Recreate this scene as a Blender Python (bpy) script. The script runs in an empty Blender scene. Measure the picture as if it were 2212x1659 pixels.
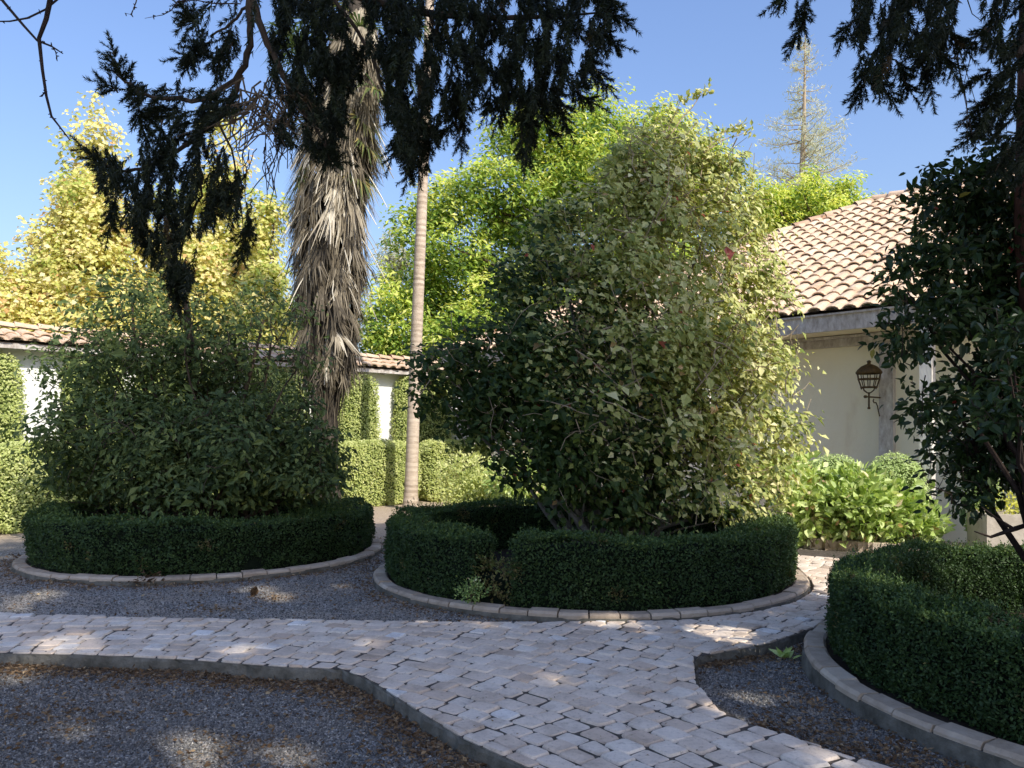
import bpy, math, random
import numpy as np
from mathutils import Vector

SEED = 7
rng = np.random.default_rng(SEED)
random.seed(SEED)
scene = bpy.context.scene
COL = scene.collection
PI = math.pi

# ------------------------------------------------------------------ camera maths
EYE = 1.6
F = 1728.0          # focal length in the survey units used below (frame 2212 wide)
CX, HY = 1106.0, 940.0

def at(px, py, Y):
    """a surveyed sighting at distance Y -> a point of the garden"""
    return np.array([(px - CX) / F * Y, Y, EYE + (HY - py) / F * Y])

def gp(px, py):
    Y = EYE * F / (py - HY)
    return np.array([(px - CX) / F * Y, Y, 0.0])

def to_px(P):
    P = np.asarray(P)
    return CX + P[..., 0] / P[..., 1] * F, HY - (P[..., 2] - EYE) / P[..., 1] * F

SUN_AZ = np.array([0.63, -0.7766])          # horizontal direction towards the sun
SUN_EL = math.radians(40)

# ------------------------------------------------------------------ mesh builder
class MB:
    def __init__(self):
        self.v = []; self.loops = []; self.tot = []; self.tint = []; self.mat = []; self.n = 0
    def add(self, V, Fa, tint=0.5, mat=0):
        """V (n,3), Fa (m,k) int array of faces with k corners"""
        V = np.asarray(V, float).reshape(-1, 3); Fa = np.asarray(Fa, np.int64)
        if len(Fa) == 0: return self
        m, k = Fa.shape
        self.v.append(V); self.loops.append((Fa + self.n).ravel()); self.tot.append(np.full(m, k, np.int64))
        t = np.asarray(tint, float)
        self.tint.append(np.full(m, float(t)) if t.ndim == 0 else t)
        self.mat.append(np.full(m, mat, np.int64))
        self.n += len(V)
        return self
    def ngon(self, pts, tint=0.5, mat=0):
        return self.add(pts, [list(range(len(pts)))], tint, mat)
    def build(self, name, mats, parent=None, smooth=False, loc=None):
        V = np.concatenate(self.v); L = np.concatenate(self.loops); T = np.concatenate(self.tot)
        off = np.zeros(3)
        if parent is not None: off = world_loc(parent)
        elif loc is not None: off = np.asarray(loc, float)
        V = V - off
        me = bpy.data.meshes.new(name)
        me.vertices.add(len(V)); me.vertices.foreach_set('co', V.astype(np.float32).ravel())
        me.loops.add(len(L)); me.loops.foreach_set('vertex_index', L.astype(np.int32))
        me.polygons.add(len(T))
        st = np.concatenate([[0], np.cumsum(T)[:-1]])
        me.polygons.foreach_set('loop_start', st.astype(np.int32))
        mi = np.concatenate(self.mat)
        if not isinstance(mats, (list, tuple)): mats = [mats]
        for m in mats: me.materials.append(m)
        me.polygons.foreach_set('material_index', mi.astype(np.int32))
        me.polygons.foreach_set('use_smooth', np.full(len(T), bool(smooth)))
        a = me.attributes.new('tint', 'FLOAT', 'FACE')
        a.data.foreach_set('value', np.concatenate(self.tint).astype(np.float32))
        me.update(calc_edges=True); me.validate()
        o = bpy.data.objects.new(name, me); COL.objects.link(o)
        if parent is not None: o.parent = parent
        elif loc is not None: o.location = tuple(off)
        return o
    # ---- shapes
    def box(self, c, size, ax=None, tint=0.5, mat=0):
        """box with centre c, full size, axes rows ax"""
        ax = np.eye(3) if ax is None else np.asarray(ax, float)
        s = np.array([[x, y, z] for x in (-.5, .5) for y in (-.5, .5) for z in (-.5, .5)]) * np.asarray(size)
        V = np.asarray(c) + s @ ax
        return self.add(V, [[0, 1, 3, 2], [4, 6, 7, 5], [0, 4, 5, 1], [2, 3, 7, 6], [0, 2, 6, 4], [1, 5, 7, 3]], tint, mat)
    def tube(self, pts, rad, n=6, tint=0.5, mat=0, cap=True):
        pts = np.asarray(pts, float); m = len(pts)
        rad = np.full(m, rad) if np.ndim(rad) == 0 else np.asarray(rad, float)
        d = np.gradient(pts, axis=0); d /= np.linalg.norm(d, axis=1)[:, None] + 1e-9
        up = np.array([0, 0, 1.0]) if abs(d[0, 2]) < .9 else np.array([1.0, 0, 0])
        u = np.cross(d, up); bad = np.linalg.norm(u, axis=1) < 1e-3; u[bad] = [0, 1, 0]
        u /= np.linalg.norm(u, axis=1)[:, None]
        for i in range(1, m):
            u[i] = u[i - 1] - d[i] * np.dot(u[i - 1], d[i]); u[i] /= np.linalg.norm(u[i]) + 1e-9
        w = np.cross(d, u)
        a = np.linspace(0, 2 * PI, n, endpoint=False)
        V = pts[:, None] + rad[:, None, None] * (np.cos(a)[None, :, None] * u[:, None] + np.sin(a)[None, :, None] * w[:, None])
        i, j = np.meshgrid(np.arange(m - 1), np.arange(n), indexing='ij'); j2 = (j + 1) % n
        Fa = np.stack([i * n + j, i * n + j2, (i + 1) * n + j2, (i + 1) * n + j], -1).reshape(-1, 4)
        self.add(V.reshape(-1, 3), Fa, tint, mat)
        if cap:
            self.ngon(V[0][::-1], tint, mat); self.ngon(V[-1], tint, mat)
        return self
    def lathe(self, c, prof, n=16, tint=0.5, mat=0):
        prof = np.asarray(prof, float); m = len(prof)
        a = np.linspace(0, 2 * PI, n, endpoint=False)
        V = np.stack([c[0] + prof[:, :1] * np.cos(a), c[1] + prof[:, :1] * np.sin(a), np.repeat(c[2] + prof[:, 1:], n, 1)], -1)
        i, j = np.meshgrid(np.arange(m - 1), np.arange(n), indexing='ij'); j2 = (j + 1) % n
        Fa = np.stack([i * n + j, i * n + j2, (i + 1) * n + j2, (i + 1) * n + j], -1).reshape(-1, 4)
        return self.add(V.reshape(-1, 3), Fa, tint, mat)

def world_loc(o):
    p = np.zeros(3)
    while o is not None:
        p += np.array(o.location); o = o.parent
    return p

def thing(name, label, cat, loc, group=None):
    o = bpy.data.objects.new(name, None); COL.objects.link(o)
    o.empty_display_size = .2
    o.location = tuple(float(x) for x in loc)
    return tag(o, label, cat, group)
def tag(o, label, cat, group=None, kind=None):
    o['label'] = label; o['category'] = cat
    if group: o['group'] = group
    if kind: o['kind'] = kind
    return o
def kindof(o, kind):
    o['kind'] = kind; return o

# ------------------------------------------------------------------ materials
def new_mat(name):
    m = bpy.data.materials.new(name); m.use_nodes = True
    nt = m.node_tree; nt.nodes.clear()
    out = nt.nodes.new('ShaderNodeOutputMaterial')
    return m, nt, out
def nd(nt, typ, **kw):
    n = nt.nodes.new(typ)
    for k, v in kw.items():
        if k in n.inputs.keys(): n.inputs[k].default_value = v
        else: setattr(n, k, v)
    return n
def ramp(nt, stops):
    r = nt.nodes.new('ShaderNodeValToRGB'); e = r.color_ramp.elements
    while len(e) < len(stops): e.new(0.5)
    for i, (p, c) in enumerate(stops):
        e[i].position = p; e[i].color = (*c, 1)
    return r
def tint_node(nt):
    a = nt.nodes.new('ShaderNodeAttribute'); a.attribute_name = 'tint'; return a

def leaf_mat(name, stops, transl=0.35, rough=0.5, spec=0.3, tboost=(1.25, 1.3, .6)):
    m, nt, out = new_mat(name)
    t = tint_node(nt); r = ramp(nt, stops); nt.links.new(t.outputs['Fac'], r.inputs['Fac'])
    p = nd(nt, 'ShaderNodeBsdfPrincipled', Roughness=rough); p.inputs['Specular IOR Level'].default_value = spec
    nt.links.new(r.outputs['Color'], p.inputs['Base Color'])
    if transl > 0:
        mul = nt.nodes.new('ShaderNodeMix'); mul.data_type = 'RGBA'; mul.blend_type = 'MULTIPLY'; mul.inputs['Factor'].default_value = 1
        nt.links.new(r.outputs['Color'], mul.inputs[6]); mul.inputs[7].default_value = (*tboost, 1)
        tr = nt.nodes.new('ShaderNodeBsdfTranslucent'); nt.links.new(mul.outputs[2], tr.inputs['Color'])
        mx = nt.nodes.new('ShaderNodeMixShader'); mx.inputs[0].default_value = transl
        nt.links.new(p.outputs[0], mx.inputs[1]); nt.links.new(tr.outputs[0], mx.inputs[2])
        nt.links.new(mx.outputs[0], out.inputs[0])
    else:
        nt.links.new(p.outputs[0], out.inputs[0])
    return m

def noise_mat(name, stops, scale=8, detail=6, rough=.85, bump=.3, bump_scale=None, stretch=(1, 1, 1), tintmix=0.0, spec=.2, dist=.02, noise_rough=.6):
    m, nt, out = new_mat(name)
    tc = nt.nodes.new('ShaderNodeTexCoord'); mp = nt.nodes.new('ShaderNodeMapping'); mp.inputs['Scale'].default_value = stretch
    nt.links.new(tc.outputs['Object'], mp.inputs['Vector'])
    n = nd(nt, 'ShaderNodeTexNoise', Scale=scale, Detail=detail, Roughness=noise_rough); nt.links.new(mp.outputs[0], n.inputs['Vector'])
    fac = n.outputs['Fac']
    if tintmix > 0:
        t = tint_node(nt); mx = nt.nodes.new('ShaderNodeMix'); mx.data_type = 'FLOAT'; mx.inputs[0].default_value = tintmix
        nt.links.new(fac, mx.inputs[2]); nt.links.new(t.outputs['Fac'], mx.inputs[3]); fac = mx.outputs[0]
    r = ramp(nt, stops); nt.links.new(fac, r.inputs['Fac'])
    p = nd(nt, 'ShaderNodeBsdfPrincipled', Roughness=rough); p.inputs['Specular IOR Level'].default_value = spec
    nt.links.new(r.outputs['Color'], p.inputs['Base Color'])
    if bump > 0:
        n2 = nd(nt, 'ShaderNodeTexNoise', Scale=bump_scale or scale * 3, Detail=5, Roughness=.65); nt.links.new(mp.outputs[0], n2.inputs['Vector'])
        b = nd(nt, 'ShaderNodeBump', Strength=bump, Distance=dist); nt.links.new(n2.outputs['Fac'], b.inputs['Height'])
        nt.links.new(b.outputs['Normal'], p.inputs['Normal'])
    nt.links.new(p.outputs[0], out.inputs[0])
    return m

M = {}
M['box_leaf'] = leaf_mat('box_leaf', [(0, (.020, .042, .015)), (.55, (.055, .10, .032)), (.9, (.11, .175, .048)), (1, (.22, .28, .07))], .22, .5, .3)
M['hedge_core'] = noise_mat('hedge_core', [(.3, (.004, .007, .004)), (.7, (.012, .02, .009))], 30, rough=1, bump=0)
M['dry_leaf'] = leaf_mat('dry_leaf', [(0, (.10, .07, .035)), (.5, (.22, .18, .07)), (1, (.18, .28, .07))], .25)
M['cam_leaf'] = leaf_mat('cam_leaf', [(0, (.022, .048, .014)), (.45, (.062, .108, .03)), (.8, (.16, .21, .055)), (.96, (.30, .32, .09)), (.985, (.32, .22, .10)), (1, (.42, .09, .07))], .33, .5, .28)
M['cam_lit_leaf'] = leaf_mat('cam_lit_leaf', [(0, (.17, .23, .04)), (.4, (.50, .53, .17)), (.8, (.80, .77, .39)), (.96, (.86, .80, .46)), (.985, (.68, .46, .22)), (1, (.5, .13, .10))], .32, .45, .35, (1.2, 1.15, .6))  # paler copy of the camellia leaf, with sunlight painted into its colour
M['cam_dark_leaf'] = leaf_mat('cam_dark_leaf', [(0, (.018, .038, .013)), (.6, (.045, .082, .026)), (.95, (.09, .135, .04)), (.985, (.35, .3, .06)), (1, (.3, .04, .03))], .3, .36, .42)
M['shadow_shrub_leaf'] = leaf_mat('shadow_shrub_leaf', [(0, (.038, .066, .022)), (.5, (.115, .165, .055)), (.9, (.25, .29, .09)), (1, (.40, .44, .11))], .3, .5, .28)
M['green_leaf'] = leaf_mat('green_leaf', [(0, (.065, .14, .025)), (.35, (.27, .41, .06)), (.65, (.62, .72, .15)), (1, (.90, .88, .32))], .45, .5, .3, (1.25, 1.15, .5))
M['yellow_leaf'] = leaf_mat('yellow_leaf', [(0, (.36, .46, .10)), (.4, (.70, .67, .22)), (.75, (.88, .78, .37)), (.94, (.93, .85, .57)), (1, (.78, .5, .24))], .42, .6, .2, (1.03, 1.02, .75))
M['clip_leaf'] = leaf_mat('clip_leaf', [(0, (.20, .27, .075)), (.5, (.50, .55, .19)), (1, (.76, .76, .38))], .3, .42, .4)
M['clip_core'] = noise_mat('clip_core', [(.3, (.05, .075, .02)), (.7, (.13, .17, .05))], 40, rough=1, bump=.5)
M['hyd_leaf'] = leaf_mat('hyd_leaf', [(0, (.16, .26, .07)), (.5, (.50, .62, .20)), (.85, (.76, .82, .44)), (.95, (.82, .80, .52)), (1, (.70, .46, .30))], .28, .34, .5)
M['ball_leaf'] = leaf_mat('ball_leaf', [(0, (.30, .42, .15)), (1, (.62, .72, .34))], .3)
M['gold_leaf'] = leaf_mat('gold_leaf', [(0, (.4, .45, .08)), (1, (.8, .74, .18))], .4)
M['needle'] = leaf_mat('needle', [(0, (.010, .015, .007)), (.6, (.026, .036, .016)), (.95, (.055, .072, .032)), (1, (.085, .058, .026))], .15, .5, .3)
M['sparse_needle'] = leaf_mat('sparse_needle', [(0, (.44, .45, .40)), (.6, (.58, .58, .50)), (1, (.70, .68, .56))], .4)
M['frond_green'] = leaf_mat('frond_green', [(0, (.05, .085, .03)), (.7, (.11, .15, .05)), (1, (.4, .33, .12))], .35)
M['frond_dead'] = leaf_mat('frond_dead', [(0, (.05, .041, .029)), (.35, (.17, .14, .095)), (.75, (.42, .36, .26)), (1, (.80, .74, .60))], .15, .7, .15, (1, 1, .9))
M['litter'] = leaf_mat('litter', [(0, (.07, .045, .028)), (.5, (.20, .125, .07)), (.85, (.38, .27, .16)), (1, (.58, .46, .28))], .15, .8, .1, (1, 1, 1))
M['bark'] = noise_mat('bark', [(.3, (.035, .024, .017)), (.7, (.13, .095, .065))], 14, stretch=(1, 1, .25), bump=.8)
M['twig'] = noise_mat('twig', [(.3, (.10, .07, .045)), (.7, (.26, .2, .13))], 14, bump=.3)
M['pale_twig'] = noise_mat('pale_twig', [(.3, (.3, .23, .15)), (.7, (.5, .4, .28))], 14, bump=.2)
M['dark_bark'] = noise_mat('dark_bark', [(.3, (.02, .013, .011)), (.7, (.06, .042, .034))], 14, bump=.5)
M['red_bark'] = noise_mat('red_bark', [(.3, (.035, .015, .01)), (.7, (.12, .05, .03))], 9, stretch=(1, 1, .3), bump=.9)
M['grey_bark'] = noise_mat('grey_bark', [(.3, (.10, .09, .075)), (.7, (.27, .24, .2))], 10, stretch=(1, 1, .3), bump=.5)
M['palm_bark'] = noise_mat('palm_bark', [(.3, (.022, .018, .014)), (.7, (.095, .078, .06))], 9, stretch=(1, 1, .5), bump=.9)
M['plaster'] = noise_mat('plaster', [(.25, (.76, .75, .72)), (.7, (.86, .86, .84))], 1.3, rough=.95, bump=.25, bump_scale=25)
M['house_plaster'] = noise_mat('house_plaster', [(.22, (.74, .63, .45)), (.40, (.93, .85, .66)), (.75, (.97, .91, .74))], 1.5, rough=.95, bump=.35, bump_scale=18, stretch=(1, 1, .4), detail=8)
M['old_wood'] = noise_mat('old_wood', [(.3, (.30, .25, .21)), (.5, (.52, .47, .43)), (.7, (.74, .71, .68))], 3.5, stretch=(3, 3, 1.3), detail=9, bump=.6, noise_rough=.72)
M['white_wood'] = noise_mat('white_wood', [(.3, (.5, .45, .4)), (.55, (.78, .75, .7))], 5, stretch=(2, 2, .6), bump=.4)
M['soffit'] = noise_mat('soffit', [(.3, (.72, .62, .44)), (.7, (.82, .73, .55))], 3, bump=.2)
M['iron'] = noise_mat('iron', [(.3, (.05, .03, .013)), (.7, (.14, .085, .03))], 20, rough=.6, bump=.3)
M['dark_hole'] = noise_mat('dark_hole', [(.3, (.01, .01, .012)), (.7, (.02, .02, .022))], 5, rough=.2, bump=0, spec=.5)
M['kerb_stone'] = noise_mat('kerb_stone', [(.2, (.24, .18, .125)), (.5, (.53, .42, .315)), (.8, (.70, .59, .46))], 9, bump=.6, tintmix=.45, bump_scale=40)
M['concrete'] = noise_mat('concrete', [(.3, (.085, .078, .06)), (.7, (.25, .23, .19))], 7, bump=.9, bump_scale=25)
M['joint'] = noise_mat('joint', [(.3, (.055, .046, .038)), (.7, (.16, .135, .11))], 30, bump=.6)
M['soil'] = noise_mat('soil', [(.3, (.018, .012, .008)), (.7, (.06, .042, .028))], 22, bump=.9)
M['planter_stone'] = noise_mat('planter_stone', [(.3, (.38, .33, .26)), (.7, (.58, .52, .43))], 4, bump=.5)

def tile_mat():
    m, nt, out = new_mat('roof_tile')
    t = tint_node(nt)
    tc = nt.nodes.new('ShaderNodeTexCoord')
    n = nd(nt, 'ShaderNodeTexNoise', Scale=2.2, Detail=7, Roughness=.7); nt.links.new(tc.outputs['Object'], n.inputs['Vector'])
    n3 = nd(nt, 'ShaderNodeTexNoise', Scale=26, Detail=4, Roughness=.7); nt.links.new(tc.outputs['Object'], n3.inputs['Vector'])
    r = ramp(nt, [(0, (.60, .40, .27)), (.35, (.75, .555, .385)), (.7, (.79, .605, .43)), (1, (.81, .65, .49))])
    nt.links.new(t.outputs['Fac'], r.inputs['Fac'])
    r2 = ramp(nt, [(.32, (.55, .50, .45)), (.46, (.9, .87, .84)), (.6, (1, 1, 1))]); nt.links.new(n.outputs['Fac'], r2.inputs['Fac'])
    r3 = ramp(nt, [(.3, (.72, .70, .68)), (.6, (1, 1, 1))]); nt.links.new(n3.outputs['Fac'], r3.inputs['Fac'])
    mu = nt.nodes.new('ShaderNodeMix'); mu.data_type = 'RGBA'; mu.blend_type = 'MULTIPLY'; mu.inputs['Factor'].default_value = .8
    nt.links.new(r.outputs[0], mu.inputs[6]); nt.links.new(r2.outputs[0], mu.inputs[7])
    mu2 = nt.nodes.new('ShaderNodeMix'); mu2.data_type = 'RGBA'; mu2.blend_type = 'MULTIPLY'; mu2.inputs['Factor'].default_value = .8
    nt.links.new(mu.outputs[2], mu2.inputs[6]); nt.links.new(r3.outputs[0], mu2.inputs[7])
    p = nd(nt, 'ShaderNodeBsdfPrincipled', Roughness=.9); p.inputs['Specular IOR Level'].default_value = .15
    nt.links.new(mu2.outputs[2], p.inputs['Base Color']); nt.links.new(p.outputs[0], out.inputs[0])
    return m
M['tile'] = tile_mat()

def paver_mat():
    m, nt, out = new_mat('paver')
    t = tint_node(nt); tc = nt.nodes.new('ShaderNodeTexCoord')
    r = ramp(nt, [(0, (.64, .48, .36)), (.3, (.80, .645, .51)), (.55, (.87, .73, .60)), (.8, (.90, .79, .67)), (1, (.95, .90, .84))])
    nt.links.new(t.outputs['Fac'], r.inputs['Fac'])
    n = nd(nt, 'ShaderNodeTexNoise', Scale=38, Detail=6, Roughness=.75); nt.links.new(tc.outputs['Object'], n.inputs['Vector'])
    n2 = nd(nt, 'ShaderNodeTexNoise', Scale=4, Detail=5, Roughness=.65); nt.links.new(tc.outputs['Object'], n2.inputs['Vector'])
    r2 = ramp(nt, [(.30, (.42, .38, .35)), (.43, (.92, .91, .90)), (.75, (1.08, 1.08, 1.08))]); nt.links.new(n.outputs['Fac'], r2.inputs['Fac'])
    r3 = ramp(nt, [(.28, (.60, .565, .53)), (.5, (.93, .92, .90)), (.7, (1.05, 1.05, 1.05))]); nt.links.new(n2.outputs['Fac'], r3.inputs['Fac'])
    a = r.outputs[0]
    for q in (r2, r3):
        mu = nt.nodes.new('ShaderNodeMix'); mu.data_type = 'RGBA'; mu.blend_type = 'MULTIPLY'; mu.inputs['Factor'].default_value = .85
        nt.links.new(a, mu.inputs[6]); nt.links.new(q.outputs[0], mu.inputs[7]); a = mu.outputs[2]
    p = nd(nt, 'ShaderNodeBsdfPrincipled', Roughness=.8); p.inputs['Specular IOR Level'].default_value = .3
    nt.links.new(a, p.inputs['Base Color'])
    b = nd(nt, 'ShaderNodeBump', Strength=.5, Distance=.006); nt.links.new(n.outputs['Fac'], b.inputs['Height'])
    nt.links.new(b.outputs['Normal'], p.inputs['Normal']); nt.links.new(p.outputs[0], out.inputs[0])
    return m
M['paver'] = paver_mat()

def gravel_mat():
    m, nt, out = new_mat('gravel')
    tc = nt.nodes.new('ShaderNodeTexCoord')
    v = nd(nt, 'ShaderNodeTexVoronoi', Scale=75); nt.links.new(tc.outputs['Object'], v.inputs['Vector'])
    sep = nt.nodes.new('ShaderNodeSeparateColor'); nt.links.new(v.outputs['Color'], sep.inputs[0])
    r = ramp(nt, [(0, (.10, .095, .092)), (.5, (.275, .255, .22)), (.8, (.42, .395, .375)), (1, (.66, .61, .53))])
    nt.links.new(sep.outputs[0], r.inputs['Fac'])
    n = nd(nt, 'ShaderNodeTexNoise', Scale=1.6, Detail=6, Roughness=.65); nt.links.new(tc.outputs['Object'], n.inputs['Vector'])
    r2 = ramp(nt, [(.42, (0, 0, 0)), (.68, (1, 1, 1))]); nt.links.new(n.outputs['Fac'], r2.inputs['Fac'])
    # bare dusty earth shows in places, and everywhere further off
    sx = nt.nodes.new('ShaderNodeSeparateXYZ'); nt.links.new(tc.outputs['Object'], sx.inputs[0])
    mr = nd(nt, 'ShaderNodeMapRange'); mr.inputs[1].default_value = 11.0; mr.inputs[2].default_value = 12.6
    nt.links.new(sx.outputs['Y'], mr.inputs[0])
    mth = nd(nt, 'ShaderNodeMath', operation='MULTIPLY'); mth.inputs[1].default_value = .62; nt.links.new(r2.outputs[0], mth.inputs[0])
    mxx = nd(nt, 'ShaderNodeMath', operation='MAXIMUM'); nt.links.new(mth.outputs[0], mxx.inputs[0]); nt.links.new(mr.outputs[0], mxx.inputs[1])
    mx = nt.nodes.new('ShaderNodeMix'); mx.data_type = 'RGBA'; nt.links.new(mxx.outputs[0], mx.inputs['Factor'])
    nt.links.new(r.outputs[0], mx.inputs[6])
    n4 = nd(nt, 'ShaderNodeTexNoise', Scale=30, Detail=6, Roughness=.7); nt.links.new(tc.outputs['Object'], n4.inputs['Vector'])
    r4 = ramp(nt, [(.3, (.34, .25, .17)), (.7, (.66, .54, .41))]); nt.links.new(n4.outputs['Fac'], r4.inputs['Fac'])
    nt.links.new(r4.outputs[0], mx.inputs[7])
    p = nd(nt, 'ShaderNodeBsdfPrincipled', Roughness=.9); p.inputs['Specular IOR Level'].default_value = .2
    nt.links.new(mx.outputs[2], p.inputs['Base Color'])
    b = nd(nt, 'ShaderNodeBump', Strength=.9, Distance=.012); b.invert = True; nt.links.new(v.outputs['Distance'], b.inputs['Height'])
    nt.links.new(b.outputs['Normal'], p.inputs['Normal']); nt.links.new(p.outputs[0], out.inputs[0])
    return m
M['gravel'] = gravel_mat()
M['chip'] = leaf_mat('chip', [(0, (.055, .053, .054)), (.5, (.18, .172, .16)), (.8, (.32, .30, .275)), (1, (.66, .61, .53))], 0, .8, .25)

# ------------------------------------------------------------------ foliage helpers
def unit(v): return v / (np.linalg.norm(v, axis=-1, keepdims=True) + 1e-9)
def rdir(n): return unit(rng.normal(size=(n, 3)))
def wob(P, s, k=0):
    """smooth pseudo noise about -1..1"""
    P = np.asarray(P) * s
    return (np.sin(P[:, 0] * 1.7 + P[:, 1] * 1.1 + 3.1 * k) + np.sin(P[:, 1] * 2.3 - P[:, 2] * 1.9 + 1.7 + k) + np.sin(P[:, 2] * 2.9 + P[:, 0] * .7 + 4.2 - k) + np.sin(P[:, 0] * 3.7 - P[:, 1] * 2.9 + P[:, 2] * 1.3 + k)) / 3

def leaf_quads(P, U, L, W, fold=.25, curl=0.0, N=None):
    """folded diamond leaves: base P, tip direction U, length L, width W"""
    n = len(P); L = np.broadcast_to(L, n)[:, None]; W = np.broadcast_to(W, n)[:, None]
    S = unit(np.cross(U, rdir(n) if N is None else N)); Nn = np.cross(S, U)
    a = P; c = P + U * L - Nn * L * curl
    mid = P + U * L * .45
    b = mid + S * W * .5 + Nn * W * fold; d = mid - S * W * .5 + Nn * W * fold
    V = np.stack([a, b, c, d], 1).reshape(-1, 3)
    return V, np.arange(4 * n).reshape(-1, 4)

def leaf_fine(P, U, L, W, fold=.18, curl=.12, upbias=0.6):
    """ovate leaf of two halves meeting at the midrib"""
    n = len(P); L = np.broadcast_to(L, n)[:, None]; W = np.broadcast_to(W, n)[:, None]
    ref = unit(rdir(n) + np.array([0, 0, upbias * 1.6]))
    S = unit(np.cross(U, ref)); Nn = np.cross(S, U)
    def pt(t, s): return P + U * L * t + S * W * s * .5 + Nn * (W * fold * abs(s) - L * curl * t * t)
    V = np.stack([pt(0, 0), pt(.3, .92), pt(.62, .86), pt(1, 0), pt(.62, -.86), pt(.3, -.92)], 1).reshape(-1, 3)
    k = np.arange(n)[:, None] * 6
    Fa = np.concatenate([k + np.array([[0, 1, 2, 3]]), k + np.array([[0, 3, 4, 5]])], 0)
    return V, Fa

def crown(blobs, nclump, per, crad, shell=.5, squash=1.0, keep=None, ctsd=.13):
    """clumps of leaves spread through a set of blobs (x,y,z,r) -> positions, outward dirs, clump tint, clump centres"""
    B = np.asarray(blobs, float); w = B[:, 3] ** 2; w /= w.sum()
    i = rng.choice(len(B), nclump, p=w)
    d = rdir(nclump); rr = (shell ** 3 + rng.random(nclump) * (1 - shell ** 3)) ** (1 / 3)
    C = B[i, :3] + d * (B[i, 3] * rr)[:, None] * np.array([1, 1, squash])
    if keep is not None:
        k = keep(C); C, d, i = C[k], d[k], i[k]
    n = len(C)
    ct = rng.normal(0, ctsd, n)
    k = np.repeat(np.arange(n), per)
    off = np.clip(rng.normal(size=(len(k), 3)), -1.7, 1.7) * crad * np.array([1, 1, .75])
    P = C[k] + off
    O = unit(d[k] * .6 + unit(off) * .8)
    return P, O, ct[k], C

SUN3 = np.array([SUN_AZ[0] * math.cos(SUN_EL), SUN_AZ[1] * math.cos(SUN_EL), math.sin(SUN_EL)])
def blade(O, out=.6, up=.3, light=.6, rand=.55):
    """blade normals: leaves turn outwards, upwards and to the light"""
    return unit(O * out + np.array([0, 0, up]) + SUN3 * light + rdir(len(O)) * rand)
def lie(N, down=.5):
    """tip directions lying in the blade plane, drooping a little"""
    q = rdir(len(N)) + np.array([0, 0, -down]); return unit(q - N * np.sum(q * N, 1)[:, None])
def subdivide(blobs, k, f, reach=.8):
    """each mass becomes a bunch of smaller ones with hollows between"""
    out = []
    for b in np.asarray(blobs):
        for d in rdir(k):
            out.append([*(b[:3] + d * b[3] * reach * rng.uniform(.75, 1.05)), b[3] * f * rng.uniform(.7, 1.3)])
    return np.array(out)
def tints(n, base, sd, flower=.002, faded=.008):
    t = np.clip(base + rng.normal(0, sd, n), 0, .95); q = rng.random(n)
    t = np.where(q < faded, .985, t); return np.where(q < flower, 1.0, t)
def dirs(O, out=.6, up=.2, rand=.8):
    return unit(O * out + np.array([0, 0, up]) + rdir(len(O)) * rand)

# conifer sprig template: unit length along +X
def sprig_template(nn=62, nl=.30, nw=.05, seed=1):
    r = np.random.default_rng(seed)
    t = np.sort(r.random(nn)) * .97 + .03; a = r.random(nn) * 2 * PI; tilt = r.uniform(.5, 1.05, nn)
    ln = nl * r.uniform(.7, 1.15, nn) * np.where(t > .85, .8, 1)
    dx = np.cos(tilt); s = np.sin(tilt)
    D = np.stack([dx, s * np.cos(a), s * np.sin(a)], 1)
    P = np.stack([t, np.zeros(nn), np.zeros(nn)], 1)
    S = unit(np.cross(D, unit(r.normal(size=(nn, 3))))) * nw * .5
    V = np.stack([P - S, P + S, P + D * ln[:, None]], 1).reshape(-1, 3)
    st = np.array([[0, -.012, 0], [0, .012, 0], [1, 0, 0], [0, 0, -.012], [0, 0, .012], [1, 0, 0]])
    V = np.concatenate([V, st]); Fa = np.arange(len(V)).reshape(-1, 3)
    return V, Fa
SPR = [sprig_template(62, seed=k) for k in range(4)]
SPR_COARSE = [sprig_template(22, .34, .12, seed=k + 10) for k in range(4)]

SPOTS = [(145, 1385, .20), (165, 1390, .16), (1530, 1362, .17), (1560, 1372, .17), (60, 1288, .19), (90, 1282, .17), (560, 1267, .15), (615, 1284, .14), (430, 1592, .16), (1612, 1362, .11), (520, 1402, .13), (1690, 1396, .15), (1635, 1490, .14), (1180, 1466, .10),
         (1295, 1343, .12), (30, 1432, .12), (920, 1341, .10), (1050, 1346, .11), (178, 1545, .07), (655, 1605, .12), (1340, 1345, .13), (740, 1262, .12), (30, 1310, .12), (1700, 1330, .12), (1790, 1640, .13), (1560, 1530, .12), (800, 1390, .1)]
SPOT_P = np.array([[*gp(a_, b_)[:2], 0] for a_, b_, _ in SPOTS] + [[2.35, 5.9, .64], [2.6, 5.45, .64], [3.1, 4.9, .64]]); SPOT_R = np.array([q * .8 for _, _, q in SPOTS] + [.14, .16, .16])
def in_gap(P):
    """points in gaps cut along the sun line, shaped to lay sun spots"""
    hit = np.zeros(len(P), bool)
    for p, rad_ in zip(SPOT_P, SPOT_R):
        d = P - p; t_ = d @ SUN3; e_ = d - t_[:, None] * SUN3; hit |= (np.linalg.norm(e_, axis=1) < rad_ + .05) & (t_ > 0)
    return hit
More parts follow.
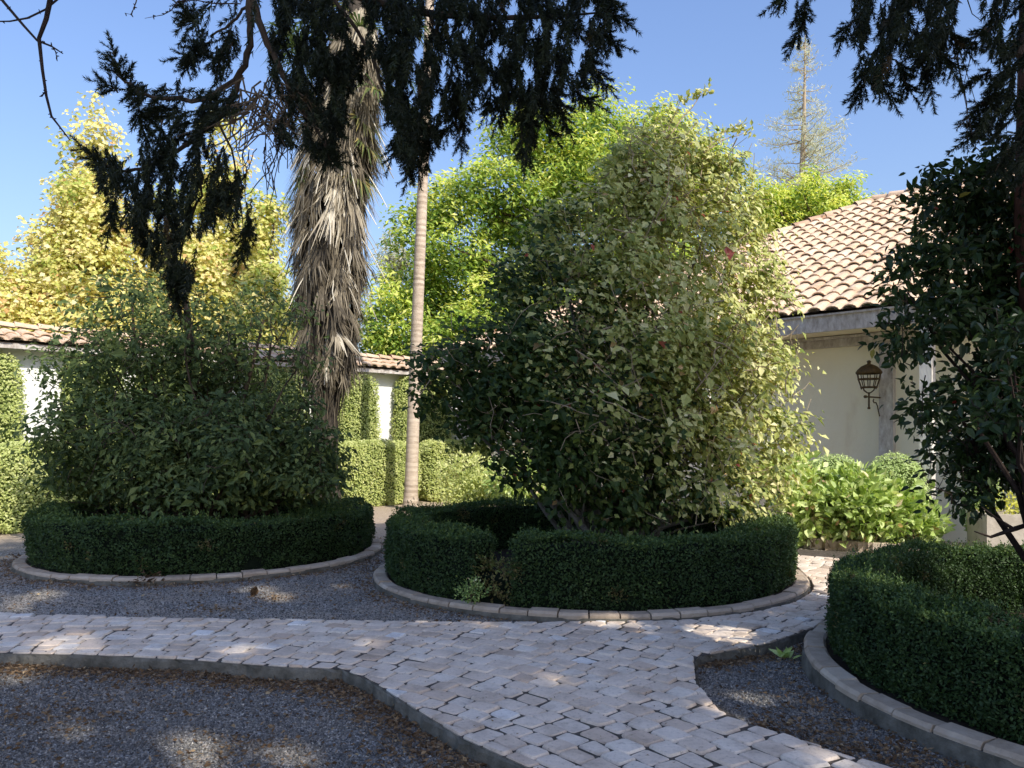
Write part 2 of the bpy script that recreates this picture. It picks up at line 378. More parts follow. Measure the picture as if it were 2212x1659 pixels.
def put_sprigs(mb, P, D, L, templates=SPR, mat=0):
    D = unit(D); L = np.broadcast_to(L, len(P)); k = ~(in_gap(P) | in_gap(P + D * L[:, None] * .6)); P, D, L = P[k], D[k], L[k]; n = len(P)
    y = unit(np.cross(D, rdir(n))); z = np.cross(D, y)
    which = rng.integers(0, len(templates), n)
    for w, (TV, TF) in enumerate(templates):
        k = np.where(which == w)[0]
        if len(k) == 0: continue
        V = P[k][:, None] + L[k][:, None, None] * (TV[None, :, :1] * D[k][:, None] + TV[None, :, 1:2] * y[k][:, None] + TV[None, :, 2:] * z[k][:, None])
        Fa = (TF[None] + (np.arange(len(k)) * len(TV))[:, None, None]).reshape(-1, 3)
        t = np.repeat(np.clip(rng.normal(.45, .22, len(k)), 0, 1), len(TF))
        mb.add(V.reshape(-1, 3), Fa, t, mat)

def in_poly(x, y, poly):
    poly = np.asarray(poly, float); ins = np.zeros(np.shape(x), bool); n = len(poly)
    for i in range(n):
        x1, y1 = poly[i][:2]; x2, y2 = poly[(i + 1) % n][:2]
        if y1 == y2: continue
        c = ((y1 > y) != (y2 > y)) & (x < (x2 - x1) * (y - y1) / (y2 - y1) + x1); ins ^= c
    return ins

def bend(p0, p1, n=6, sag=0.0, jit=0.0):
    t = np.linspace(0, 1, n)[:, None]
    P = np.asarray(p0) * (1 - t) + np.asarray(p1) * t
    P[:, 2] += -sag * 4 * (t * (1 - t))[:, 0]
    if jit: P[1:-1] += rng.normal(0, jit, (n - 2, 3))
    return P

# ================================================================== GROUND, PATH
BEDS = {'a': (np.array([-4.14, 11.0]), 2.32), 'b': (np.array([.87, 9.38]), 2.46), 'c': (np.array([4.45, 5.2]), 2.40)}
bC, rC = BEDS['c']; bB, rB = BEDS['b']
arcB = [bB + (rB + .03) * np.array([math.cos(a), math.sin(a)]) for a in np.radians(np.linspace(-93, -6, 22))]
arcC = [bC + (rC + .03) * np.array([math.cos(a), math.sin(a)]) for a in np.radians(np.linspace(112, 142, 8))]
PATH = [(-10, 7.7), (-7, 7.45), (-4.63, 7.24), (-3.72, 7.09), (-2.45, 6.98), (-.82, 6.91), (.2, 6.86)] + [tuple(p) for p in arcB] + \
       [(3.5, 9.9), (3.75, 11.4), (5.0, 10.9), (4.35, 8.9)] + [tuple(p) for p in arcC] + \
       [(2.0, 6.2), (1.36, 5.82), (1.30, 5.7), (1.20, 5.2), (1.21, 4.77), (1.30, 4.5), (1.47, 4.29), (1.81, 3.87), (2.55, 3.1), (3.2, 2.2), (3.7, 1), (4.0, -2.5),
        (1.6, -2.5), (1.35, 1), (1.0, 2.3), (.55, 3.2), (.1, 3.85), (-.26, 4.25), (-.56, 4.69), (-.93, 5.25), (-1.17, 5.5), (-1.63, 5.57), (-2.34, 5.74), (-3.08, 5.86), (-3.78, 5.91), (-7, 6.1), (-10, 6.3)]
PATH = np.array(PATH)

def gz(x, y):
    """ground height: the gravel inside the ring and in the right-hand pocket lies lower than the paving"""
    x = np.asarray(x, float); y = np.asarray(y, float)
    ring_y = np.where(x < -1.2, 6.45 - .02 * (x + 1.2), 6.45)
    low1 = (y < ring_y) & (x < .75 + (4.6 - y) * .45)
    pocket = (x > .9) & (y < 6.05 + (x - 1.3) * .55) & (y > 4.9 - (x - .9) * 1.0 - .3)
    z = np.full(np.shape(x), -.035)
    z = np.where(low1, -.105, z); z = np.where(pocket, -.085, z)
    return z

def lump(x, y): return .006 * np.sin(x * 5.1 + y * 2.3) + .005 * np.sin(y * 7.7 - x * 3.1) + .004 * np.sin(x * 13 + 1) * np.sin(y * 11)

mb = MB()
xs = np.arange(-14, 14.01, .125); ys = np.arange(-4, 22.01, .125)
X, Y = np.meshgrid(xs, ys, indexing='ij')
Z = gz(X, Y) + lump(X, Y)
nx, ny = X.shape
i, j = np.meshgrid(np.arange(nx - 1), np.arange(ny - 1), indexing='ij')
mb.add(np.stack([X, Y, Z], -1).reshape(-1, 3), np.stack([i * ny + j, (i + 1) * ny + j, (i + 1) * ny + j + 1, i * ny + j + 1], -1).reshape(-1, 4))
R = 400.0
for (x0, y0, x1, y1) in [(-R, -R, R, -4), (-R, 22, R, R), (-R, -4, -14, 22), (14, -4, R, 22)]:
    mb.add([[x0, y0, -.04], [x1, y0, -.04], [x1, y1, -.04], [x0, y1, -.04]], [[0, 1, 2, 3]])
kindof(mb.build('ground', M['gravel'], smooth=True), 'structure')

# loose gravel chips and leaf litter (nobody could count them)
def chip_mesh(P, s):
    n = len(P)
    base = np.array([[1, 0, 0], [-1, 0, 0], [0, 1, 0], [0, -1, 0], [0, 0, .7], [0, 0, -.7]], float)
    V = base[None] * s[:, None, None] * rng.uniform(.5, 1.25, (n, 6, 1))
    q = rdir(n); a = unit(np.cross(q, rdir(n))); b = np.cross(q, a)
    Rm = np.stack([q, a, b], 1)
    V = np.einsum('nij,njk->nik', V, Rm) + P[:, None]
    Fa = np.array([[0, 2, 4], [2, 1, 4], [1, 3, 4], [3, 0, 4], [2, 0, 5], [1, 2, 5], [3, 1, 5], [0, 3, 5]])
    return V.reshape(-1, 3), (Fa[None] + (np.arange(n) * 6)[:, None, None]).reshape(-1, 3)

def outside_stuff(x, y):
    ok = ~in_poly(x, y, PATH)
    for c, r in BEDS.values(): ok &= np.hypot(x - c[0], y - c[1]) > r + .01
    return ok
def scatter(n, ymin, ymax, spread=.68, pw=1.0):
    y = ymin + (ymax - ymin) * rng.random(n) ** pw
    x = rng.uniform(-1, 1, n) * spread * y
    k = outside_stuff(x, y); return x[k], y[k]
x1, y1 = scatter(120000, 3.4, 6.2, .68, 1.15); x2, y2 = scatter(60000, 5.6, 10.5, .68, 1.1)
x = np.concatenate([x1, x2]); y = np.concatenate([y1, y2])
s = rng.uniform(.0045, .011, len(x)) * (1 + .03 * (y - 3.5))
V, Fa = chip_mesh(np.stack([x, y, gz(x, y) + lump(x, y) + s * .35], 1), s)
mb = MB(); mb.add(V, Fa, np.repeat(np.clip(rng.beta(2, 2.4, len(x)), 0, 1), 8))
tag(mb.build('gravel', M['chip']), 'loose grey gravel chips covering the ground beside the paving', 'gravel', kind='stuff')

def litter_pts():
    pts = []
    e = np.asarray(PATH)
    near = e[-12:]
    for k in range(len(near) - 1):                       # drifts against the step down from the paving
        a, b = near[k], near[k + 1]; L = np.hypot(*(b - a)); m = int(1150 * min(L, 3))
        t = rng.random((m, 1)); nrm = np.array([(b - a)[1], -(b - a)[0]]) / L
        if L > 3.5: continue
        p = a + (b - a) * t + np.array([nrm[0], nrm[1]]) * -1 * np.abs(rng.normal(.0, .16, (m, 1)))
        p2 = a + (b - a) * t + np.array([nrm[0], nrm[1]]) * np.abs(rng.normal(.0, .16, (m, 1)))
        for q in (p, p2): pts.append(q)
    for key, m in (('a', 3500), ('b', 3600), ('c', 2800)):
        c, r = BEDS[key]; th = rng.random(m) * 2 * PI; rr = r + np.abs(rng.normal(.02, .18, m))
        pts.append(np.stack([c[0] + rr * np.cos(th), c[1] + rr * np.sin(th)], 1))
    t = rng.random((900, 1)); a, b = np.array([1.36, 5.78]), np.array([2.5, 6.45])
    pts.append(a + (b - a) * t + np.array([.5, -.85]) * np.abs(rng.normal(0, .07, (900, 1))))
    t = rng.random((1300, 1)); a, b = np.array([1.3, 4.6]), np.array([2.4, 3.5])
    pts.append(a + (b - a) * t + np.array([.7, .7]) * np.abs(rng.normal(0, .22, (1300, 1))))
    for _ in range(44):                                  # loose drifts
        yy = rng.uniform(3.5, 9.8); xx = rng.uniform(-.66, .5) * yy
        pts.append(np.array([xx, yy]) + rng.normal(0, rng.uniform(.08, .3), (rng.integers(40, 160), 2)) * np.array([1.4, .8]))
    xx, yy = scatter(6500, 3.4, 10.5, .68, 1.2); pts.append(np.stack([xx, yy], 1))
    p = np.concatenate(pts); return p[outside_stuff(p[:, 0], p[:, 1])]
p = litter_pts()
P = np.stack([p[:, 0], p[:, 1], gz(p[:, 0], p[:, 1]) + lump(p[:, 0], p[:, 1]) + rng.uniform(.008, .022, len(p))], 1)
U = unit(rdir(len(P)) * np.array([1, 1, .25]))
L = rng.uniform(.014, .046, len(P)); mb = MB()
mb.add(*leaf_quads(P, U, L, L * rng.uniform(.25, .6, len(P)), .2), np.clip(rng.beta(2, 2.2, len(P)), 0, 1))
xx = rng.uniform(-4, 3, 500); yy = rng.uniform(3.6, 9, 500); k = in_poly(xx, yy, PATH)
P = np.stack([xx[k], yy[k], np.full(k.sum(), .006)], 1); U = unit(rdir(len(P)) * np.array([1, 1, .15])); L = rng.uniform(.012, .03, len(P))
mb.add(*leaf_quads(P, U, L, L * .4, .2), rng.random(len(P)))
tag(mb.build('leaf_litter', M['litter']), 'brown dry leaf litter drifted along the kerbs and gravel', 'leaf litter', kind='stuff')

# ---------------------------------------------------------------- paving
def clip_half(poly, a, b):
    """keep the part of convex poly left of a->b"""
    out = []; n = len(poly)
    d = lambda p: (b[0] - a[0]) * (p[1] - a[1]) - (b[1] - a[1]) * (p[0] - a[0])
    for k in range(n):
        p, q = poly[k], poly[(k + 1) % n]; dp, dq = d(p), d(q)
        if dp >= 0: out.append(p)
        if (dp >= 0) != (dq >= 0):
            t = dp / (dp - dq); out.append(p + (q - p) * t)
    return out
def area2(P):
    P = np.asarray(P); x, y = P[:, 0], P[:, 1]
    return .5 * np.sum(x * np.roll(y, -1) - y * np.roll(x, -1))
PW = PATH if area2(PATH) > 0 else PATH[::-1]
edges = [(PW[k], PW[(k + 1) % len(PW)]) for k in range(len(PW))]
def seg_near(a, b, c, r):
    ab = b - a; t = np.clip(np.dot(c - a, ab) / (np.dot(ab, ab) + 1e-9), 0, 1)
    return np.linalg.norm(a + ab * t - c) < r
def seg_dist(a, b, c):
    ab = b - a; t = np.clip(np.dot(c - a, ab) / (np.dot(ab, ab) + 1e-9), 0, 1); return np.linalg.norm(a + ab * t - c)
def seg_hits(a, b, poly):
    t0, t1 = 0.0, 1.0; d = b - a; n = len(poly)
    for k in range(n):
        p, q = poly[k], poly[(k + 1) % n]; e = q - p
        den = e[0] * d[1] - e[1] * d[0]; num = e[0] * (a[1] - p[1]) - e[1] * (a[0] - p[0])
        if abs(den) < 1e-12:
            if num < 0: return False
            continue
        t = -num / den
        if den > 0: t0 = max(t0, t)
        else: t1 = min(t1, t)
        if t0 > t1 - 1e-6: return False
    return True
cells = []
C0 = np.array([-3.0, 1.4]); rad = 2.6
while rad < 11.5:
    h = rng.uniform(.132, .16); th = rng.random() * .05
    while th < 2 * PI:
        w = rng.uniform(.135, .205); dth = w / rad
        mid = C0 + (rad + h / 2) * np.array([math.cos(th + dth / 2), math.sin(th + dth / 2)])
        if -.8 * mid[1] - 1.0 < mid[0] < .85 * mid[1] + 1.0 and mid[1] > 1.5:
            q = [C0 + rr * np.array([math.cos(t), math.sin(t)]) for rr, t in ((rad, th), (rad + h, th), (rad + h, th + dth), (rad, th + dth))]
            q = [p + rng.normal(0, .008, 2) for p in q]
            if area2(q) < 0: q = q[::-1]
            cells.append(q)
        th += dth
    rad += h
mb = MB()
for q in cells:
    c = np.mean(q, axis=0); q0 = q
    for a, b in edges:
        if seg_near(a, b, c, .3) and seg_hits(a, b, q0):
            q = clip_half(q, a, b)
            if len(q) < 3: break
    if len(q) < 3: continue
    q = np.array(q); A = area2(q)
    if A < .0018: continue
    c = q.mean(0)
    if not in_poly(np.array([c[0]]), np.array([c[1]]), PW)[0]: continue
    # chamfer the corners so each stone is worn round
    n = len(q); pts = []
    for k in range(n):
        p, pr, nx_ = q[k], q[k - 1], q[(k + 1) % n]
        f = float(rng.uniform(.05, .11))
        pts += [p + (pr - p) * f, p + (nx_ - p) * f]
    pts = np.array(pts); n = len(pts)
    g = 1 - .010 / math.sqrt(A); inn = c + (pts - c) * g; top = c + (pts - c) * (g - .10)
    z0 = rng.normal(0, .0035); tl = rng.normal(0, .02, 2)
    zt = lambda P_: z0 + (P_ - c) @ tl
    tint = float(np.clip(rng.normal(.48, .15) + (.4 if rng.random() < .05 else 0), 0, 1))
    lo = np.column_stack([inn, np.full(n, -.035)]); mi = np.column_stack([inn, zt(inn) - .012]); tp = np.column_stack([top, zt(top)])
    ct = np.array([[c[0], c[1], z0 + .003]])
    V = np.concatenate([lo, mi, tp, ct]); k = np.arange(n); k2 = (k + 1) % n
    mb.add(V, np.concatenate([np.stack([k, k2, n + k2, n + k], 1), np.stack([n + k, n + k2, 2 * n + k2, 2 * n + k], 1)]), tint)
    mb.add(V, np.stack([2 * n + k, 2 * n + k2, np.full(n, 3 * n)], 1), tint)
o = mb.build('paved_path', M['paver'], smooth=True); kindof(o, 'structure')
mb = MB(); n = len(PW)
# mortar bed and the rough concrete edge of the paving
nrm = []
for k in range(n):
    e1 = PW[k] - PW[k - 1]; e2 = PW[(k + 1) % n] - PW[k]
    d = e1 / np.linalg.norm(e1) + e2 / np.linalg.norm(e2); d /= np.linalg.norm(d) + 1e-9; nrm.append([d[1], -d[0]])
dense = []
for k in range(n):
    a, b = PW[k], PW[(k + 1) % n]; m = max(1, int(np.linalg.norm(b - a) / .06))
    for t in range(m): dense.append(a + (b - a) * t / m)
dense = np.array(dense); n = len(dense)
tg = np.roll(dense, -1, 0) - np.roll(dense, 1, 0); tg /= np.linalg.norm(tg, axis=1)[:, None]; nr = np.stack([tg[:, 1], -tg[:, 0]], 1)
k = np.arange(n); k2 = (k + 1) % n
rough = (rng.normal(0, .006, n) + .01)[:, None]
topv = np.column_stack([dense + nr * .004, np.full(n, -.012)]); lip = np.column_stack([dense + nr * rough, -.03 + rng.normal(0, .004, n)]); bot = np.column_stack([dense + nr * (rough + .015), np.full(n, -.16)])
mb.add(np.concatenate([topv, lip, bot]), np.concatenate([np.stack([k, n + k, n + k2, k2], 1), np.stack([n + k, 2 * n + k, 2 * n + k2, n + k2], 1)]), .5, 1)
mb.ngon(np.column_stack([PW, np.full(len(PW), -.0115)]), .5, 0)
kindof(mb.build('paving_base', [M['joint'], M['concrete']]), 'structure')

# ================================================================== ROUND BEDS
def kerb_ring(c, r, name_label, zb=-.12, zt=.05, w=.155, size=.27):
    mb = MB(); n = int(2 * PI * r / size)
    mb_th = np.linspace(0, 2 * PI, n, endpoint=False)
    for th in mb_th:
        d = 2 * PI / n; g = .007 / r
        jr = rng.normal(0, .006); jz = rng.normal(0, .004); tint = float(np.clip(rng.normal(.55, .2), 0, 1))
        a = np.linspace(th + g, th + d - g, 4)
        sec = [(r + jr, -.0), (r + jr, zt - .022 + jz), (r + jr - .02, zt + jz), (r + jr - w + .02, zt + jz + rng.normal(0, .004)), (r + jr - w, zt - .02), (r + jr - w, 0)]
        V = np.array([[c[0] + s[0] * math.cos(t), c[1] + s[0] * math.sin(t), s[1]] for t in a for s in sec]); m = len(sec)
        Fa = [[i * m + j, i * m + j + 1, (i + 1) * m + j + 1, (i + 1) * m + j] for i in range(3) for j in range(m - 1)]
        mb.add(V, np.array(Fa)[:, ::-1], tint); mb.ngon(V[:m], tint); mb.ngon(V[-m:][::-1], tint)
    a = np.linspace(0, 2 * PI, 97)[:-1]; n = 96; rn = rng.normal(0, .006, 96)
    V = np.concatenate([np.column_stack([c[0] + (r + .004 + rn + o) * np.cos(a), c[1] + (r + .004 + rn + o) * np.sin(a), np.full(n, z)]) for o, z in ((.02, zb), (.0, .012), (-w, .012))])
    k = np.arange(n); k2 = (k + 1) % n
    mb.add(V, np.concatenate([np.stack([k, k2, n + k2, n + k], 1), np.stack([n + k, n + k2, 2 * n + k2, 2 * n + k], 1)]), .5, 1)
    o = mb.build('kerb', [M['kerb_stone'], M['concrete']], loc=(c[0], c[1], 0))
    return tag(o, name_label, 'kerb')
kerb_ring(*BEDS['a'], 'low stone block kerb round the left planting bed')
kerb_ring(*BEDS['b'], 'low stone block kerb round the middle planting bed under the big sunlit bush')
kerb_ring(*BEDS['c'], 'low stone block kerb round the bed at the right edge, nearest the viewer')
for key in BEDS:
    c, r = BEDS[key]; mb = MB(); a = np.linspace(0, 2 * PI, 60)[:-1]
    mb.ngon(np.column_stack([c[0] + (r - .15) * np.cos(a), c[1] + (r - .15) * np.sin(a), np.full(59, .03)]))
    kindof(mb.build('soil', M['soil']), 'structure')

def ring_hedge(c, ro, ri, h, arcs, nleaf, label, leaf=.026, seed=0, rough=.03, name='box_hedge', mat='box_leaf', z0=.02, tint0=.45):
    """clipped low hedge following arcs (degrees) of a ring"""
    mb = MB(); tot = sum(b - a for a, b in arcs)
    per = [h - z0, ro - ri, h - z0]; cum = np.cumsum([0] + per); cum = cum / cum[-1]
    for a0, a1 in arcs:
        n = int(nleaf * (a1 - a0) / tot)
        th = np.radians(rng.uniform(a0, a1, n)); s = rng.random(n)
        face = np.searchsorted(cum, s, side='right') - 1; f = (s - cum[face]) / (cum[face + 1] - cum[face])
        r = np.where(face == 0, ro, np.where(face == 1, ro + (ri - ro) * f, ri))
        z = np.where(face == 0, z0 + (h - z0) * f, np.where(face == 1, h, z0 + (h - z0) * f))
        nr_ = np.where(face == 0, 1, np.where(face == 1, 0, -1)).astype(float); nz = (face == 1).astype(float)
        # round the shoulders
        sh = .07
        q = np.clip((z - (h - sh)) / sh, 0, 1); inset = sh * (1 - np.sqrt(np.clip(1 - q * q, 0, 1))) * .9
        r = r - nr_ * inset; nz = nz + q * .8 * (face != 1)
        P = np.stack([c[0] + r * np.cos(th), c[1] + r * np.sin(th), z], 1)
        dsp = rough * wob(P, 3.1, seed) + rough * .8 * wob(P, 9, seed + 2) + rough * 1.7 * wob(P, 1.7, seed + 4) * (face == 1) + rng.normal(0, .012, n) - .02 * (rng.random(n) < .35)
        N = unit(np.stack([nr_ * np.cos(th), nr_ * np.sin(th), nz], 1))
        P = P + N * dsp[:, None]
        low = np.clip(1 - (z - z0) / .12, 0, 1); P[:, :2] -= N[:, :2] * (low * .05)[:, None]
        P[:, 2] = np.maximum(P[:, 2], .03)
        # end faces
        for ae, sg in ((a0, -1), (a1, 1)):
            if a1 - a0 > 355: break
            m = int(n * (ro - ri) * h / (np.radians(a1 - a0) * (ro + ri) / 2 * (2 * h + ro - ri)) * 1.1) + 20
            t = math.radians(ae); rr = rng.uniform(ri, ro, m); zz = rng.uniform(z0, h, m)
            tg_ = np.array([-math.sin(t), math.cos(t), 0]) * sg
            Pe = np.stack([c[0] + rr * math.cos(t), c[1] + rr * math.sin(t), zz], 1) + tg_ * rng.normal(.0, .03, m)[:, None]
            P = np.concatenate([P, Pe]); N = np.concatenate([N, np.tile(tg_, (m, 1))])
        FN = blade(N, .6, .3, .1, .8); U = unit(lie(FN, -.4) + N * .45)
        L = leaf * rng.uniform(.7, 1.35, len(P))
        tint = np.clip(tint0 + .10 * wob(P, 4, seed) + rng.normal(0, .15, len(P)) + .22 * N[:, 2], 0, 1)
        mb.add(*leaf_quads(P, U, L, L * .58, .2, 0, FN), tint)
        # soft new shoots standing proud of the clipped top
        topk = np.where(N[:, 2] > .6)[0]; k = rng.choice(topk, int(n * .006)); q = np.repeat(k, 7); hh = np.tile(np.linspace(.0, 1, 7), len(k))
        ln = np.repeat(rng.uniform(.03, .09, len(k)), 7); tl_ = np.repeat(rdir(len(k)) * .35 + np.array([0, 0, 1]), 7, 0)
        Ps = P[q] + tl_ * (ln * hh)[:, None]; Us = dirs(tl_, .5, .3, .7)
        mb.add(*leaf_quads(Ps, Us, leaf * .9, leaf * .45, .2), np.clip(rng.normal(.75, .15, len(Ps)), 0, 1))
        # browned patches
        kb = np.where((wob(P, 5.3, seed + 7) + rng.normal(0, .12, len(P))) > 1.02)[0]
        if len(kb): mb.add(*leaf_quads(P[kb] + N[kb] * .008, U[kb], leaf, leaf * .5, .2), rng.random(len(kb)) * .7, 2)
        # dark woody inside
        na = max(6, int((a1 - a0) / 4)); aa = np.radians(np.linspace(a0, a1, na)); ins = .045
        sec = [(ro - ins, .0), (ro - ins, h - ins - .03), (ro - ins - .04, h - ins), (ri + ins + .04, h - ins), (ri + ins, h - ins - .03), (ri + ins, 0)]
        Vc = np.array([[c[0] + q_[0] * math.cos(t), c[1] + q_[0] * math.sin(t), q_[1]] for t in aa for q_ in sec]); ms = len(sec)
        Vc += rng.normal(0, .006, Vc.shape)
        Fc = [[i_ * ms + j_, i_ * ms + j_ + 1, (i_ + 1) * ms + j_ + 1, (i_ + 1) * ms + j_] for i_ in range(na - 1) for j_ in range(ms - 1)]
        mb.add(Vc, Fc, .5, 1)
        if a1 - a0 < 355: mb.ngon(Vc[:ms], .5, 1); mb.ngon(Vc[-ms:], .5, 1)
    o = mb.build(name, [M[mat], M['hedge_core'], M['dry_leaf']], loc=(c[0], c[1], 0))
    return tag(o, label, 'hedge')
cA, rA = BEDS['a']
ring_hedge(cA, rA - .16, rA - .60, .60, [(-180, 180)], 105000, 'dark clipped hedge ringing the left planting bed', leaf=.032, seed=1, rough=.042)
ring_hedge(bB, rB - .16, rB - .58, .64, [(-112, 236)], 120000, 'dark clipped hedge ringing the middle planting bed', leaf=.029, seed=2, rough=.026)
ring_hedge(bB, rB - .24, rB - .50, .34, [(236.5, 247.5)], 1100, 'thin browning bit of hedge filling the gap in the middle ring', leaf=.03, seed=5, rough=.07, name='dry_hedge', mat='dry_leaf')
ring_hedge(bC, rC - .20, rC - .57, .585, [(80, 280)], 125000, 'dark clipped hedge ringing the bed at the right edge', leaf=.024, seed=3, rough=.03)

# ================================================================== SHRUBS IN THE BEDS
def blobs_at(lst, Y, dy=.5):
    out = []
    for b in lst:
        px, py, rp = b[:3]; yy = Y + (b[3] if len(b) > 3 else rng.uniform(-dy, dy))
        p = at(px, py, yy); out.append([*p, rp / F * yy])
    return np.array(out)

def stems(mb, base, targets, r0=.04, r1=.006, spread=.15, n=7, mat=0, jit=.05):
    for t in targets:
        b = np.asarray(base) + np.array([*rng.normal(0, spread, 2), 0])
        P = bend(b, t, n, -.12, jit); mb.tube(P, np.linspace(r0 * rng.uniform(.6, 1.1), r1, n), 6, .5, mat, cap=False)

def bare_twigs(mb, C, n, L=.35, r=.004, up=.3, mat=0):
    k = rng.choice(len(C), n)
    for c in C[k]:
        d = unit(rdir(1)[0] + np.array([0, 0, up])); p = bend(c - d * L * .4, c + d * L * rng.uniform(.4, 1), 5, 0, .025)
        mb.tube(p, np.linspace(r, r * .4, 5), 4, .5, mat, cap=False)

# --- the big camellia in the middle bed
Yb = 9.4
mid_blobs = blobs_at([(1430, 370, 115, .2), (1370, 440, 120, -.2), (1500, 400, 90, .3), (1320, 540, 160, 0), (1480, 530, 150, -.3), (1590, 540, 85, .3), (1240, 680, 160, -.3), (1420, 690, 190, -.7),
                      (1580, 680, 120, -.1), (1640, 800, 95, .1), (1560, 830, 140, -.7), (1090, 760, 110, -.4), (960, 800, 70, -.3), (1130, 880, 130, -.6), (1310, 880, 180, -.9), (1060, 900, 90, .2),
                      (1500, 960, 150, -.8), (1250, 1010, 110, -.8), (1400, 1030, 110, -.9), (1560, 1060, 80, -.6), (1660, 930, 85, 0), (1640, 1030, 85, .0), (1330, 760, 150, .9), (1480, 800, 170, .9), (1180, 560, 80, .5), (1150, 640, 90, .8), (1180, 780, 100, -.9), (1060, 830, 80, -.5), (1010, 880, 60, -.3), (1220, 950, 100, -1.0), (1150, 1000, 80, -.7), (1350, 1080, 70, -.7), (1230, 870, 110, .5), (940, 840, 45, -.3), (1560, 390, 60, 0), (1600, 470, 62, .1), (1640, 620, 60, .1), (1200, 470, 55, .2), (1110, 600, 55, .1), (1460, 285, 50, .1)], Yb)
t = thing('camellia_bush', 'big rounded sunlit bush filling the middle ringed bed', 'bush', (bB[0] + .2, bB[1] - .05, 0))
P, O, ct, C = crown(np.concatenate([subdivide(mid_blobs, 9, .36), mid_blobs * np.array([1, 1, 1, .75])]), 3100, 17, .085, .72, ctsd=.15)
P2, O2, ct2, C2 = crown(mid_blobs, 500, 9, .15, .9)
C = np.concatenate([C, C2])
P = np.concatenate([P, P2]); O = np.concatenate([O, O2]); ct = np.concatenate([ct, ct2])
k = P[:, 2] > .3; P, O, ct = P[k], O[k], ct[k]
FN = blade(O, .5, .2, 1.0, .45); U = lie(FN, .6); L = .075 * np.exp(rng.normal(0, .3, len(P)))
# sunlight put into the colour: paler leaves weighted to the sunlit side
lit_side = np.clip(.5 + ((P[:, 0] - bB[0] - .3) * .82 - (P[:, 1] - bB[1]) * .3 + (P[:, 2] - 2.6) * .55) * .62, 0, 1)
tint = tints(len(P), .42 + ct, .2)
isun = rng.random(len(P)) < lit_side
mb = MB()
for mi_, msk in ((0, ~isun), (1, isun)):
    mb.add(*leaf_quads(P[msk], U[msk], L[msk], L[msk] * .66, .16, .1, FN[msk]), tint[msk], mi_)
mb.build('foliage', [M['cam_leaf'], M['cam_lit_leaf']], t)
mb = MB(); base = np.array([bB[0] + .3, bB[1] - .1, .02])
stems(mb, base, [b[:3] for b in mid_blobs], .045, .008, .16)
stems(mb, base, C[rng.choice(len(C), 40)], .02, .004, .2)
mb.build('trunk', M['grey_bark'], t)
mb = MB(); hi = C[(C[:, 0] > .6) & (C[:, 2] > 1.5)]
bare_twigs(mb, hi, 520, .5, .0075); bare_twigs(mb, C, 500, .5, .006)
for tgt, b0 in (((1530, 192), (1440, 300)), ((1470, 215), (1440, 300)), ((1618, 282), (1520, 330)), ((1600, 262), (1520, 330))):
    q = bend(at(*b0, Yb - .1), at(*tgt, Yb - .1), 6, -.03, .01); mb.tube(q, np.linspace(.010, .003, 6), 5, .5, 0)
mb.build('bare_twigs', M['pale_twig'], t)
for grp_ in (((1530, 192), (1505, 205), (1515, 200), (1485, 212), (1470, 218), (1455, 240)), ((1618, 282), (1605, 270), (1595, 278), (1580, 285), (1562, 282), (1545, 300))):
  for x0, y0 in grp_:
    mb = MB(); P = at(x0, y0, Yb - .1) + rng.normal(0, .024, (14, 3))
    U = dirs(rdir(len(P)), .5, .1, .6); L = rng.uniform(.05, .085, len(P))
    mb.add(*leaf_quads(P, U, L, L * .6, .2), np.clip(rng.normal(.5, .25, len(P)), 0, .95)); mb.build('shoot', M['cam_lit_leaf'], t)

# --- shaded shrub of the left bed
left_blobs = blobs_at([(250, 885, 95), (170, 950, 85), (370, 890, 110), (500, 930, 105), (600, 915, 75), (260, 1000, 120), (420, 1000, 150), (580, 1000, 130), (690, 1000, 80), (160, 1020, 70), (690, 1020, 50), (440, 1000, 110, -.8), (400, 930, 75, -.7), (500, 960, 75, -.8), (560, 1020, 90, -.9), (330, 990, 90, -.9)], 11.0, .9)
thin_blobs = blobs_at([(280, 700, 110), (200, 750, 70), (420, 680, 70), (520, 720, 80), (570, 660, 60), (630, 690, 55), (655, 780, 45), (330, 640, 60), (470, 790, 90), (350, 770, 100), (120, 800, 50), (230, 800, 80), (330, 780, 80), (540, 800, 80), (430, 760, 70), (150, 860, 60)], 11.0, .8)
t = thing('camellia_bush', 'spreading dull green bush standing in shade in the left ringed bed', 'bush', (cA[0] + .2, cA[1], 0))
P, O, ct, C = crown(np.concatenate([subdivide(left_blobs, 8, .42, .95), left_blobs * np.array([1, 1, 1, .6])]), 1650, 19, .12, .5, ctsd=.16)
P2, O2, ct2, C2 = crown(thin_blobs, 560, 15, .13, .2)
P = np.concatenate([P, P2]); O = np.concatenate([O, O2]); ct = np.concatenate([ct, ct2])
k = P[:, 2] > .72 + .1 * rng.normal(size=len(P)); P, O, ct = P[k], O[k], ct[k]
FN = blade(O); U = lie(FN, .7); L = .080 * np.exp(rng.normal(0, .3, len(P)))
mb = MB(); mb.add(*leaf_quads(P, U, L, L * .5, .2, .15, FN), np.clip(.43 + ct + rng.normal(0, .18, len(P)), 0, 1)); mb.build('foliage', M['shadow_shrub_leaf'], t)
mb = MB(); base = np.array([cA[0] + .15, cA[1] - .2, .02])
bare_twigs(mb, C, 380, .5, .007); bare_twigs(mb, C2, 220, .5, .006); stems(mb, base, [b[:3] for b in left_blobs], .05, .01, .3); stems(mb, base, [b[:3] for b in thin_blobs], .04, .006, .3)
mb.tube(np.array([at(440, 1120, 10.9), at(428, 960, 10.9), at(420, 840, 11), at(408, 720, 11), at(402, 650, 11)]), [.085, .075, .07, .06, .04], 9, .5)
